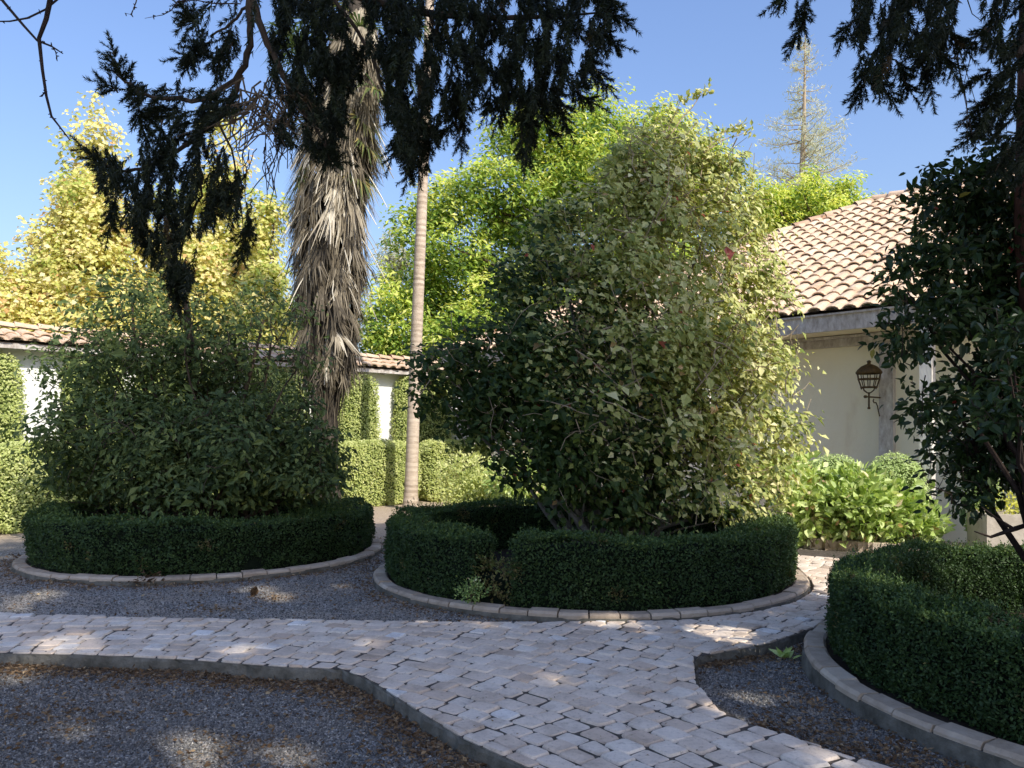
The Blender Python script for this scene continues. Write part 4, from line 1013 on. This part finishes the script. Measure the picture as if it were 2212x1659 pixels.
sp = gp(887, 1096)
t = thing('slim_palm', 'tall slim palm with a bare smooth pale grey trunk', 'palm tree', (sp[0], sp[1], 0))
axp = [(887, 1096), (893, 900), (905, 600), (914, 380), (923, 150), (929, -20), (936, -300)]
AX2 = np.array([at(a_, b_, sp[1]) for a_, b_ in axp]); AX2[0, 2] = -.03
zz = np.linspace(-.03, AX2[-1, 2], 240); P = np.stack([np.interp(zz, AX2[:, 2], AX2[:, 0]), np.interp(zz, AX2[:, 2], AX2[:, 1]), zz], 1)
rr_ = np.interp(zz, [0, .3, 1, 4, 9, 14], [.19, .155, .142, .128, .105, .09]) * (1 + .018 * np.sin(zz * 2 * PI / .11) + rng.normal(0, .006, len(zz)))
M['slim_bark'] = noise_mat('slim_bark', [(.2, (.26, .195, .14)), (.5, (.52, .42, .32)), (.8, (.70, .60, .48))], 7, stretch=(1, 1, 3.5), detail=8, bump=.5, bump_scale=20, tintmix=.33)
ringt = np.clip(.5 + .28 * np.sin(zz * 2 * PI / .13 + 1.5 * np.sin(zz * 3)) + rng.normal(0, .14, len(zz)) + .12 * np.sin(zz * 1.3), 0, 1)[:-1]
mb = MB(); mb.tube(P, rr_, 14, np.repeat(ringt, 14), cap=False); mb.build('trunk', M['slim_bark'], t, smooth=True)
mb = MB()
for k_ in range(34):
    a_ = rng.random() * 2 * PI; el = rng.uniform(-.6, 1.0); fan(mb, P[-1] - np.array([0, 0, rng.random() * .6]), (math.cos(a_), math.sin(a_), el), 1.0, .75, 22, .4)
mb.build('crown', M['frond_green'], t)

# ================================================================== TREES BEYOND THE WALL
def far_tree(name, label, cat, blobs, base, ncl, per, crad, leaf, asp, mat, bark, tr=.2, up=.1, group=None, shell=.55, tint0=.5, keep=None, nst=22, upt=0.0):
    t = thing(name, label, cat, base, group)
    P, O, ct, C = crown(blobs, ncl, per, crad, shell, 1.0, keep, .17)
    FN = blade(O, .55, .25, .6, .65); U = lie(FN, .5 - up); L = leaf * rng.uniform(.7, 1.3, len(P))
    # upward leaves of each clump get a paler tint, painting in lit tops
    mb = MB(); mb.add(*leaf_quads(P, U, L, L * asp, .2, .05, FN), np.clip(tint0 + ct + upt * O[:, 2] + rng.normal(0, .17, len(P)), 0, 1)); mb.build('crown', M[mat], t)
    mb = MB(); B = np.asarray(blobs); top = B[:, :3].mean(0); top = np.array([base[0], base[1], B[:, 2].max() * .86])
    hgt = top[2]; mb.tube(bend(base, top, 9, 0, .08), np.linspace(tr, .02, 9), 9)
    for c in C[rng.choice(len(C), nst)]:
        z_ = np.clip(c[2] - abs(rng.normal(1.2, .5)), .25 * hgt, hgt * .9); s_ = np.array([base[0] + rng.normal(0, .05), base[1], z_])
        mb.tube(bend(s_, c, 6, .1, .08), np.linspace(tr * .35, .02, 6), 5, .5, 0, False)
    mb.build('trunk', M[bark], t); return t

def cone_blobs(ax_px, ay_px, Y, base_px_r, y_bot, n=10, rfrac=.62, lean=0):
    out = []
    for k_ in range(n):
        f = (k_ + .6) / n; rp = base_px_r * f ** .9; py = ay_px + (y_bot - ay_px) * f
        m = max(1, int(1 + f * 5))
        for q in range(m):
            a_ = rng.random() * 2 * PI; off = rp * .55 if m > 1 else 0
            p = at(ax_px + math.cos(a_) * off + lean * f, py + rng.normal(0, 10), Y); p[1] += math.sin(a_) * off / F * Y
            out.append([*p, max(rp * rfrac, 30) / F * Y * rng.uniform(.8, 1.1)])
    return out
yb1 = at(205, 900, 28.0); far_tree('autumn_tree', 'tall golden autumn tree with a pointed top, left of the dark hanging boughs', 'tree', cone_blobs(205, 175, 28, 185, 800, 11), (yb1[0], 28, 0), 1500, 34, .30, .175, .8, 'yellow_leaf', 'bark', group='golden trees beyond the wall', tint0=.55)
yb2 = at(470, 900, 29.5); far_tree('autumn_tree', 'golden autumn tree showing behind the dark hanging boughs', 'tree', cone_blobs(480, 235, 29.5, 165, 800, 10) + cone_blobs(350, 400, 29.5, 120, 820, 6), (yb2[0], 29.5, 0), 1750, 34, .30, .175, .8, 'yellow_leaf', 'bark', group='golden trees beyond the wall', tint0=.5)
yb3 = at(20, 900, 26.0); far_tree('autumn_tree', 'lower golden autumn tree cut by the left edge of the photo', 'tree', cone_blobs(-10, 520, 26, 150, 850, 6), (yb3[0], 26, 0), 650, 32, .28, .17, .8, 'yellow_leaf', 'bark', group='golden trees beyond the wall', tint0=.6)
yb4 = at(590, 900, 27.0); far_tree('autumn_tree', 'small golden green tree just left of the shaggy palm', 'tree', cone_blobs(575, 400, 27, 85, 850, 6), (yb4[0], 27, 0), 450, 32, .28, .17, .8, 'yellow_leaf', 'bark', group='golden trees beyond the wall', tint0=.36)

G = [(1110, 300, 60), (1180, 300, 80), (1290, 285, 85), (1390, 300, 80), (1470, 320, 80), (1050, 400, 80), (1150, 420, 120), (1300, 400, 130), (1450, 420, 110), (1540, 400, 70), (960, 450, 60), (900, 500, 55), (980, 530, 90), (1120, 560, 130),
     (1270, 560, 140), (880, 610, 70), (960, 640, 90), (1090, 680, 120), (840, 690, 60), (900, 730, 80), (1010, 770, 110), (815, 740, 45), (1200, 700, 130), (1400, 600, 150), (860, 780, 70), (1130, 800, 120)]
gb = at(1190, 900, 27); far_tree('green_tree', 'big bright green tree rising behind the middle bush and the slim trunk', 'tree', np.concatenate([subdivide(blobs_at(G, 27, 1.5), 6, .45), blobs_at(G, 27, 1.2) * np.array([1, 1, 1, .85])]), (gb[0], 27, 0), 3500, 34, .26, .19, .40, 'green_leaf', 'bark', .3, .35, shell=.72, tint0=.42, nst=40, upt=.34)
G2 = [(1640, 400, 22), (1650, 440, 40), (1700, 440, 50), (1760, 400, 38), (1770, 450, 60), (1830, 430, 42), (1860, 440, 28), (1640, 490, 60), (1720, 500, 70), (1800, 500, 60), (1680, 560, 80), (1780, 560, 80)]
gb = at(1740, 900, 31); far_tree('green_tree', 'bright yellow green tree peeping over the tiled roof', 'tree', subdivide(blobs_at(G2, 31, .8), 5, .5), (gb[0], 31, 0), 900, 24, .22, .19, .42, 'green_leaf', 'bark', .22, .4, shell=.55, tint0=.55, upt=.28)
G3 = [(850, 520, 22), (835, 560, 20), (870, 560, 25), (845, 600, 25)]
gb = at(852, 900, 30); far_tree('sparse_tree', 'thin half bare tree between the shaggy palm and the slim trunk', 'tree', blobs_at(G3, 30, .3), (gb[0], 30, 0), 110, 14, .2, .16, .4, 'sparse_needle', 'twig', .07, shell=.2, nst=30)

# thin pale conifer over the roof
Yc = 40.0; cb = at(1733, 940, Yc)
t = thing('thin_conifer', 'tall thin see-through conifer standing above the tiled roof', 'tree', (cb[0], Yc, 0))
ztop = at(0, 68, Yc)[2]; z0_ = at(0, 420, Yc)[2]
mb = MB(); mb.tube([(cb[0], Yc, 0), (cb[0] - .05, Yc, z0_), (cb[0] + .1, Yc, (z0_ + ztop) / 2), (cb[0] + .15, Yc, ztop)], [.26, .17, .09, .015], 8)
segs = []
for k_ in range(120):
    f = rng.random() ** .8; z_ = ztop - .3 - f * (ztop - z0_ + 1.2); Lb = (.35 + f * 2.9) * rng.uniform(.6, 1.1); a_ = rng.random() * 2 * PI
    c = np.array([cb[0] + .12 * (1 - f), Yc, z_]); e = c + np.array([math.cos(a_) * Lb, math.sin(a_) * Lb, Lb * rng.uniform(.05, .35)])
    q = bend(c, e, 6, .1, .04); mb.tube(q, np.linspace(.03, .007, 6), 4, .5, 0, False); segs.append((c, e, Lb))
mb.build('trunk', M['pale_twig'], t)
mb = MB(); Ps = []
for c, e, Lb in segs:
    m = int(40 * Lb); f = rng.uniform(.25, 1.05, (m, 1)); Ps.append(c + (e - c) * f + rng.normal(0, .14, (m, 3)))
P = np.concatenate(Ps); U = unit(rdir(len(P)) + np.array([0, 0, .3])); L = rng.uniform(.14, .34, len(P)); mb.add(*leaf_quads(P, U, L, L * .16, .1), np.clip(rng.normal(.5, .25, len(P)), 0, 1)); mb.build('crown', M['sparse_needle'], t)

# ================================================================== CONIFERS OVERHEAD
def fill_region(mb, poly, Y, depth, dens, flow=(0, 0, -1), L=(.10, .2), rnd=.55, core=.25):
    poly = np.asarray(poly, float); x0, y0 = poly.min(0); x1, y1 = poly.max(0)
    a = abs(area2(poly)) * (Y / F) ** 2; n = int(1.85 * dens * a)
    px = rng.uniform(x0, x1, n * 6); py = rng.uniform(y0, y1, n * 6); k = in_poly(px, py, poly); px, py = px[k], py[k]
    g = np.sin(px * .071 + py * .023 + 1.3) + np.sin(py * .061 - px * .037) + np.sin(px * .13 + py * .017 + 4) * .8 + np.sin(py * .027 + px * .11 + 2.2) * .8
    k = g + rng.normal(0, .45, len(px)) > -.75; px, py = px[k][:n], py[k][:n]
    yy = Y + rng.normal(0, depth, len(px)).clip(-2 * depth, 2 * depth)
    P = np.stack([(px - CX) / F * yy, yy, EYE + (HY - py) / F * yy], 1)
    D = unit(np.array(flow) + rdir(len(P)) * rnd); Ls = rng.uniform(*L, len(P))
    put_sprigs(mb, P - D * Ls[:, None] * .5, D, Ls)
def strand(mb, wood, pts, Y, width=.10, dens=75, L=(.09, .17), r=.006):
    P = np.array([at(p[0], p[1], Y + (p[2] if len(p) > 2 else 0)) for p in pts]); d = np.diff(P, axis=0); ln = np.linalg.norm(d, axis=1); cum = np.concatenate([[0], np.cumsum(ln)])
    n = max(8, int(1.9 * dens * cum[-1])); s = np.sort(rng.random(n)) * cum[-1]
    Q = np.stack([np.interp(s, cum, P[:, k_]) for k_ in range(3)], 1); seg = np.clip(np.searchsorted(cum, s) - 1, 0, len(d) - 1); T = unit(d[seg])
    side = unit(np.cross(T, rdir(n))); fr = 1 - .35 * s / cum[-1]; D = unit(T * .75 + side * .8 + np.array([0, 0, -.2])); Ls = rng.uniform(*L, n) * fr
    put_sprigs(mb, Q, D, Ls); put_sprigs(mb, P[-1:], T[-1:], np.array([L[1] * .8]))
    wood.tube(P, np.linspace(r, r * .35, len(P)), 5, .5, 0, False)

# conifer behind the viewer whose boughs reach over the left of the view
tA = np.array([-1.2, -2.2, 0.0])
t = thing('overhanging_conifer', 'dark conifer boughs hanging down over the left and centre of the view', 'conifer tree', tA)
mb = MB(); mb.tube([tA, tA + [.05, 0, 3], tA + [0, .1, 7], tA + [.1, .1, 13]], [.42, .34, .26, .08], 14); mb.build('trunk', M['red_bark'], t)
wood = MB(); nd_ = MB()
YB = 6.0
limbs = [([(520, -190), (530, -60), (548, 20), (598, 140), (640, 215), (688, 285)], [.07, .06, .05, .042, .034, .018]),
         ([(560, -190), (600, -80), (700, -30), (900, 30), (1100, 40), (1290, 30)], [.08, .07, .06, .05, .035, .012]),
         ([(532, -60), (545, 60), (520, 160), (455, 215), (330, 215), (262, 170), (240, 115)], [.05, .045, .04, .034, .026, .018, .008]),
         ([(520, 160), (490, 240), (420, 300), (330, 360), (250, 375), (190, 322)], [.04, .036, .03, .026, .018, .008]),
         ([(420, 300), (440, 400), (400, 500), (375, 640)], [.022, .018, .014, .006]),
         ([(688, 285), (720, 340), (735, 330)], [.018, .01, .006]), ([(650, 235), (600, 330), (560, 400), (455, 465)], [.012, .009, .007, .004]),
         ([(540, 0), (500, 50), (455, 78)], [.022, .018, .012]),
         ([(700, -30), (790, 90), (850, 240), (880, 350)], [.03, .024, .016, .006]),
         ([(455, 215), (500, 330), (530, 500)], [.02, .014, .006])]
for pts, rr in limbs:
    P = np.array([at(a_, b_, YB) for a_, b_ in pts]); m_ = len(P); tq = np.linspace(0, m_ - 1, m_ * 4)
    P = np.stack([np.interp(tq, np.arange(m_), P[:, q]) for q in range(3)], 1); P[1:-1] = (P[:-2] + 2 * P[1:-1] + P[2:]) / 4; P += rng.normal(0, .008, P.shape)
    wood.tube(P, np.interp(tq, np.arange(m_), rr) * .55, 7)
for p0 in ((520, -190), (560, -190)):                       # the two limbs run back to the trunk
    e = at(*p0, YB); wood.tube(bend(np.array([-1.2, -2.1, 6.4]), e, 10, -.35), np.linspace(.13, .075, 10), 8)
# dead twigs tangled like a nest
for k_ in range(75):
    a_ = rng.uniform(505, 640); b_ = rng.uniform(165, 270); P = np.array([at(a_, b_, YB - .1)] * 5); P += np.cumsum(np.concatenate([[[0, 0, 0]], rng.normal(0, .035, (4, 3)) + np.array([rng.normal(0, .05), 0, -.055])]), 0)
    wood.tube(P, np.linspace(.007, .003, 5), 4, .5, 1, False)
for k_ in range(26):                                        # bare thin strings hanging below
    a_ = rng.uniform(660 - 180, 640); b_ = rng.uniform(250, 330); P = bend(at(a_, b_, YB), at(a_ + rng.normal(0, 15), b_ + rng.uniform(40, 130), YB), 5, 0, .02); wood.tube(P, .0035, 4, .5, 0, False)
M1 = [(850, -40), (1320, -40), (1318, 60), (1290, 150), (1240, 200), (1190, 215), (1150, 250), (1120, 220), (1060, 190), (1000, 230), (960, 250), (930, 320), (880, 350), (855, 310), (850, 180)]
fill_region(nd_, M1, 5.9, .28, 520, (.1, 0, -1))
M2 = [(585, -40), (755, -40), (750, 60), (762, 190), (752, 260), (735, 330), (690, 345), (655, 300), (610, 310), (570, 250), (585, 150)]
fill_region(nd_, M2, 6.1, .22, 480, (.1, 0, -1))
fill_region(nd_, [(785, -40), (870, -40), (885, 250), (872, 350), (835, 300), (830, 150), (795, 120)], 6.0, .2, 560)
fill_region(nd_, [(680, 95), (810, 105), (815, 175), (690, 170)], 6.1, .15, 420)
fill_region(nd_, [(400, -20), (560, -20), (550, 110), (510, 190), (440, 170), (385, 90)], 6.1, .2, 95, (-.3, 0, -1))
M3 = [(262, 165), (300, 185), (400, 195), (500, 195), (530, 230), (480, 270), (420, 300), (390, 320), (355, 275), (300, 235), (255, 205)]
fill_region(nd_, M3, 6.0, .18, 400, (-.5, 0, -.6))
M4 = [(200, 345), (250, 355), (330, 320), (420, 290), (500, 350), (545, 430), (545, 500), (515, 520), (480, 450), (430, 520), (412, 620), (372, 630), (340, 550), (290, 500), (235, 450)]
fill_region(nd_, M4, 6.0, .22, 430, (-.2, 0, -1))
S_ = [[(270, 180), (252, 140), (243, 108)], [(255, 200), (240, 185), (222, 180)], [(250, 375), (215, 350), (180, 318)], [(370, 560), (378, 620), (385, 665)], [(400, 560), (392, 610), (380, 655)],
      [(1140, 200), (1140, 280), (1135, 350)], [(1120, 190), (1125, 260), (1128, 330)], [(1165, 190), (1175, 260), (1195, 290)], [(1190, 190), (1215, 240), (1228, 278)], [(1230, 170), (1258, 210), (1285, 225)], [(1270, 120), (1300, 170), (1312, 185)],
      [(1290, 60), (1320, 90), (1340, 98)], [(1290, 20), (1325, 30), (1352, 50)], [(1300, 0), (1325, 0), (1330, 5)], [(1000, 210), (1000, 270), (998, 318)], [(985, 200), (975, 270), (955, 300)], [(940, 250), (930, 320), (920, 355)], [(900, 300), (890, 350), (880, 385)],
      [(860, 280), (850, 330), (845, 345)], [(1060, 180), (1060, 215), (1050, 240)], [(1090, 190), (1085, 230), (1075, 260)], [(300, 230), (310, 280), (325, 315)], [(350, 260), (345, 300), (350, 340)], [(530, 480), (525, 530), (517, 560)], [(300, 460), (310, 520), (330, 560)],
      [(250, 430), (240, 470), (235, 500)], [(700, 310), (712, 345), (735, 350)], [(430, 60), (400, 30), (385, 0)], [(470, 130), (430, 115), (385, 125)], [(455, 90), (425, 100), (400, 150)], [(500, 60), (480, 110), (470, 150)], [(880, 250), (900, 330), (905, 372)]]
for s_ in S_: strand(nd_, wood, s_, 5.9 + rng.normal(0, .12))
# higher boughs out of the view
def canopy(mb, c, r, n, zmin, zmax, L=(.5, .9), taper=True, guard=True, power=.5):
    z = rng.uniform(zmin, zmax, n); a_ = rng.random(n) * 2 * PI; R_ = r * (1 - .75 * ((z - zmin) / (zmax - zmin))) if taper else np.full(n, r)
    q = R_ * rng.random(n) ** power; P = np.stack([c[0] + q * np.cos(a_), c[1] + q * np.sin(a_), z - .15 * q], 1)
    if guard:
        px, py = to_px(P); mg = 1.15 * L[1] * F / np.maximum(P[:, 1], .3)
        vis = (P[:, 1] > -.6) & (py > -mg) & (px > -mg) & (px < 2212 + mg) | (np.abs(P[:, 1]) < .9) & (np.hypot(P[:, 0], P[:, 2] - 1.6) < 2.5)
        P = P[~vis]; a_ = a_[~vis]
    D = unit(np.stack([np.cos(a_), np.sin(a_), np.full(len(P), -.5)], 1) + rdir(len(P)) * .6); Ls = rng.uniform(*L, len(P))
    k = np.zeros(len(P), bool)
    for f in (0, .25, .5, .75, 1.05): k |= in_gap(P + D * (Ls * f)[:, None])
    P, D, Ls = P[~k], D[~k], Ls[~k]; put_sprigs(mb, P, D, Ls, SPR_COARSE); return P
P = canopy(nd_, (-1.2, -2.2), 2.2, 260, 8, 13)
nd_.build('needles', M['needle'], t); wood.build('branches', [M['bark'], M['twig']], t)

# conifer in the right bed
tB = np.array([3.64, 5.1, 0.0])
t = thing('right_conifer', 'dark conifer with a reddish trunk at the right edge, boughs hanging at top right', 'conifer tree', tB)
mb = MB(); mb.tube([tB, tB + [-.02, 0, .4], tB + [-.15, 0, 1.6], tB + [-.27, 0, 2.9], tB + [-.24, 0, 4.5], tB + [-.25, 0, 7], tB + [-.3, 0, 11.6]], [.24, .18, .165, .15, .14, .10, .03], 14); mb.build('trunk', M['red_bark'], t)
wood = MB(); nd_ = MB(); YR = 4.5
M5 = [(1845, -40), (2085, -40), (2055, 70), (2030, 120), (1995, 160), (1960, 130), (1930, 150), (1890, 190), (1850, 180), (1858, 110), (1845, 40)]
fill_region(nd_, M5, YR, .22, 620, (-.1, 0, -1), (.09, .17))
fill_region(nd_, [(1700, -30), (1770, -30), (1765, 10), (1742, 50), (1728, 60)], YR, .08, 420, (-.2, 0, -1), (.06, .11))
M6 = [(2120, -40), (2300, -40), (2300, 480), (2200, 420), (2170, 320), (2110, 285), (2130, 220), (2155, 150), (2130, 70)]
fill_region(nd_, M6, YR + .2, .25, 520, (-.5, 0, -1), (.09, .17))
for s_ in [[(1740, -10), (1738, 50), (1716, 92)], [(1870, 130), (1868, 180), (1850, 212)], [(1890, 150), (1910, 190), (1925, 215)], [(1935, 130), (1955, 175), (1972, 205)], [(1985, 120), (2005, 170), (2012, 205)], [(2020, 100), (2050, 140), (2062, 160)], [(2040, 60), (2065, 90), (2085, 110)],
           [(1850, 40), (1830, 60), (1822, 80)], [(1700, -10), (1685, 0), (1675, 8)], [(2150, 250), (2110, 280), (2080, 305)], [(2160, 200), (2120, 225), (2095, 250)], [(2140, 150), (2115, 170), (2095, 185)], [(2130, 60), (2110, 80), (2098, 100)], [(2180, 320), (2160, 350), (2150, 370)]]:
    strand(nd_, wood, s_, YR + rng.normal(0, .08), L=(.07, .14), dens=85)
for pts in ([(2060, 60), (2075, 170), (2100, 290)], [(2040, 30), (2080, 130), (2110, 230)], [(2140, 60), (2100, 110), (2080, 190)], [(2090, 0), (2100, 30), (2120, 45)], [(2070, 140), (2088, 220), (2090, 300)]):
    wood.tube(np.array([at(a_, b_, YR) for a_, b_ in pts]), [.004, .003, .002], 4, .5, 0, False)
for tip, z_ in (((1760, -60), 5.4), ((1950, -40), 5.2), ((1900, 60), 4.9), ((2200, 120), 4.6)):
    wood.tube(bend(tB + np.array([0, 0, z_]), at(*tip, YR), 8, -.15, .02), np.linspace(.06, .018, 8), 7)
P = canopy(nd_, tB + [-.3, 0, 0], 1.7, 420, 4.6, 10.8, (.4, .7), power=.7)
for k_ in range(70):
    c = P[rng.integers(len(P))]; wood.tube(bend(np.array([tB[0], tB[1], c[2] + .3]), c, 6, 0, .03), np.linspace(.04, .008, 6), 5, .5, 0, False)
nd_.build('needles', M['needle'], t); wood.build('branches', M['bark'], t)

# conifers behind and to the right: only their shade reaches the view
for tC, cr, zlo, zhi, nsp, lab in ((np.array([6.6, -1.5, 0.0]), 2.6, 5.2, 15.8, 3700, 'tall conifer behind the viewer to the right, whose shade covers the ringed beds'),
                                   (np.array([8.0, -8.0, 0.0]), 3.4, 8.4, 18.8, 5300, 'tall conifer further behind the viewer, whose shade covers the near paving')):
    t = thing('shade_conifer', lab, 'conifer tree', tC)
    mb = MB(); mb.tube([tC, tC + [0, 0, 5], tC + [.06, 0, 7], tC + [.1, 0, zhi]], [.40, .22, .10, .03], 12); mb.build('trunk', M['red_bark'], t)
    nd_ = MB(); wood = MB()
    P = canopy(nd_, tC, cr, nsp, zlo, zhi, (.5, .9), taper=False, power=.55)
    for k_ in range(60):
        c = P[rng.integers(len(P))]
        if in_gap(bend(np.array([tC[0], tC[1], c[2] + .3]), c, 12)).any(): continue
        wood.tube(bend(np.array([tC[0], tC[1], c[2] + .3]), c, 6, 0, .03), np.linspace(.05, .01, 6), 5, .5, 0, False)
    nd_.build('needles', M['needle'], t); wood.build('branches', M['bark'], t)

# bare leafless branch at top left
tD = np.array([-4.4, 2.6, 0.0])
t = thing('bare_tree', 'leafless dark twigs reaching in at the top left corner', 'tree', tD)
mb = MB(); mb.tube([tD, tD + [.1, .1, 2], tD + [.3, .3, 4.6]], [.13, .10, .05], 10); mb.build('trunk', M['dark_bark'], t)
mb = MB(); YD = 4.2
for pts, rr in (([(150, -150), (112, -20), (100, 40), (84, 80), (90, 150), (100, 205), (112, 250), (150, 300)], [.016, .014, .012, .010, .008, .007, .006, .003]), ([(-40, -60), (10, 5), (50, 55), (80, 85), (110, 100), (137, 114)], [.010, .008, .007, .006, .005, .003]),
                ([(-20, 46), (20, 44), (60, 38), (95, 18), (130, -5), (150, -40)], [.003, .004, .005, .005, .006, .006]), ([(300, -30), (297, 10), (285, 30), (268, 28)], [.003, .003, .002, .001]), ([(400, 0), (385, 4), (370, 20), (350, 32), (316, 40)], [.004, .003, .003, .002, .001]), ([(520, 5), (460, 8), (420, -2), (395, 0)], [.003] * 4),
                ([(112, 100), (120, 112), (125, 125)], [.003, .003, .001]), ([(100, 195), (94, 200), (90, 206)], [.005, .004, .002])):
    P = np.array([at(a_, b_, YD) for a_, b_ in pts]); P += rng.normal(0, .004, P.shape)
    mb.tube(P, rr, 6)
    for k_ in range(len(P) * 3):                       # knobbly buds
        s_ = rng.integers(0, len(P) - 1); q = P[s_] + (P[s_ + 1] - P[s_]) * rng.random(); mb.tube([q, q + rdir(1)[0] * .014], [.004, .002], 4, .5, 0, False)
e = at(150, -150, YD); mb.tube(bend(tD + np.array([.3, .3, 4.4]), e, 6, -.1), np.linspace(.045, .016, 6), 7)
mb.tube(bend(tD + np.array([.2, .2, 3.6]), at(-40, -60, YD), 6, -.1), np.linspace(.035, .010, 6), 7); mb.tube(bend(at(150, -150, YD), at(520, 5, YD), 7, -.4), np.linspace(.012, .003, 7), 5)
mb.build('branches', M['dark_bark'], t)

# ================================================================== SMALL THINGS
def cone_at(px, py, label, s=1.0):
    p = gp(px, py); z = gz(p[0], p[1]); mb = MB(); c = np.array([p[0], p[1], float(z) + .035 * s]); ax = unit(np.array([.3, .2, .9]))
    n = 70; f = np.linspace(0, 1, n); a_ = np.arange(n) * 2.4; r = .028 * s * np.sin(PI * (.12 + .85 * f)); u = unit(np.cross(ax, [1, 0, 0])); v = np.cross(ax, u)
    o_ = np.cos(a_)[:, None] * u + np.sin(a_)[:, None] * v; P = c + ax * ((f - .5) * .08 * s)[:, None] + o_ * (r * .4)[:, None]
    mb.add(*leaf_quads(P, unit(o_ + ax * .5), r * .9 + .004, .02 * s, .3), rng.uniform(.1, .6, n)); mb.tube([c - ax * .04 * s, c + ax * .035 * s], [.016 * s, .006 * s], 7, .2)
    o = mb.build('pine_cone', M['litter'], loc=(c[0], c[1], float(z))); tag(o, label, 'pine cone')
cone_at(549, 1280, 'brown pine cone lying on the sunny gravel before the left bed', 1.25)
p = gp(328, 1256); n = 260; Q = np.array([p[0], p[1], 0]) + rng.normal(0, 1, (n, 3)) * [.13, .07, .02]; Q[:, 2] = np.abs(rng.normal(0, .045, n)) * np.exp(-((Q[:, 0] - p[0]) / .14) ** 2) + .0
mb = MB(); U = unit(rdir(n) * [1, 1, .5]); L = rng.uniform(.03, .08, n); mb.add(*leaf_quads(Q, U, L, L * .3, .2), rng.beta(1.5, 3, n))
tag(mb.build('leaf_pile', M['litter'], loc=(p[0], p[1], 0)), 'small heap of brown leaves and needles against the left bed kerb', 'leaf pile', kind='stuff')
p = gp(1700, 1400); mb = MB(); n = 16; B = np.array([[p[0], p[1], -.07]]) + rng.normal(0, .02, (n, 3)) * [1, 1, 0]; U = unit(rdir(n) * [1, 1, .3] + [0, 0, .9]); L = rng.uniform(.06, .13, n)
V, Fa = leaf_fine(B, U, L, L * .35, .1, .4); tt = rng.uniform(.3, .7, n); mb.add(V, Fa, np.concatenate([tt, tt]))
tag(mb.build('weed', M['hyd_leaf'], loc=(p[0], p[1], -.08)), 'single bright green weed in the gravel by the right paving edge', 'weed')
p = at(1005, 1290, 8.0); bl = [[p[0] + .02, 7.35, .16, .09], [p[0] + .1, 7.35, .12, .09]]
loose_bush('weed_clump', 'bright green weed clump at the gap in the middle hedge', 'weed', [[at(1020, 1270, 7.35)[0], 7.33, .17, .10]], 26, 12, .04, .03, .5, 'hyd_leaf', (at(1020, 1270, 7.35)[0], 7.33, .03), nst=6, tint0=.12)

# ================================================================== LIGHT, SKY, CAMERA
w = bpy.data.worlds.new('World'); scene.world = w; w.use_nodes = True
nt = w.node_tree; bg = nt.nodes['Background']; sky = nt.nodes.new('ShaderNodeTexSky'); sky.sky_type = 'NISHITA'; sky.sun_disc = False
sky.sun_elevation = SUN_EL; sky.sun_rotation = math.atan2(SUN_AZ[0], SUN_AZ[1]); sky.altitude = 0; sky.air_density = 1.6; sky.dust_density = 2.4; sky.ozone_density = 1.8
tn = nt.nodes.new('ShaderNodeMix'); tn.data_type = 'RGBA'; tn.blend_type = 'MULTIPLY'; tn.inputs['Factor'].default_value = 1; tn.inputs[7].default_value = (1.02, 1.12, 1.50, 1)
nt.links.new(sky.outputs[0], tn.inputs[6]); nt.links.new(tn.outputs[2], bg.inputs[0]); bg.inputs[1].default_value = .15
sd = bpy.data.lights.new('sun', 'SUN'); sd.energy = 5.0; sd.angle = math.radians(.53); sd.color = (1, .94, .82)
so = bpy.data.objects.new('sun', sd); COL.objects.link(so)
S3 = Vector((SUN_AZ[0] * math.cos(SUN_EL), SUN_AZ[1] * math.cos(SUN_EL), math.sin(SUN_EL)))
so.rotation_euler = S3.to_track_quat('Z', 'Y').to_euler(); so.location = (20, -14, 20)
cd = bpy.data.cameras.new('camera'); co = bpy.data.objects.new('camera', cd); COL.objects.link(co)
co.location = (0, 0, EYE); co.rotation_euler = (PI / 2, 0, 0); cd.sensor_width = 36; cd.lens = 36 * F / 2212; cd.shift_y = (HY - 829.5) / 2212; cd.clip_start = .05; cd.clip_end = 1500
scene.camera = co
scene.view_settings.view_transform = 'Standard'; scene.view_settings.look = 'None'; scene.view_settings.exposure = 0; scene.view_settings.gamma = 1
scene.cycles.max_bounces = 8; scene.cycles.diffuse_bounces = 4; scene.cycles.transmission_bounces = 4; scene.cycles.transparent_max_bounces = 4
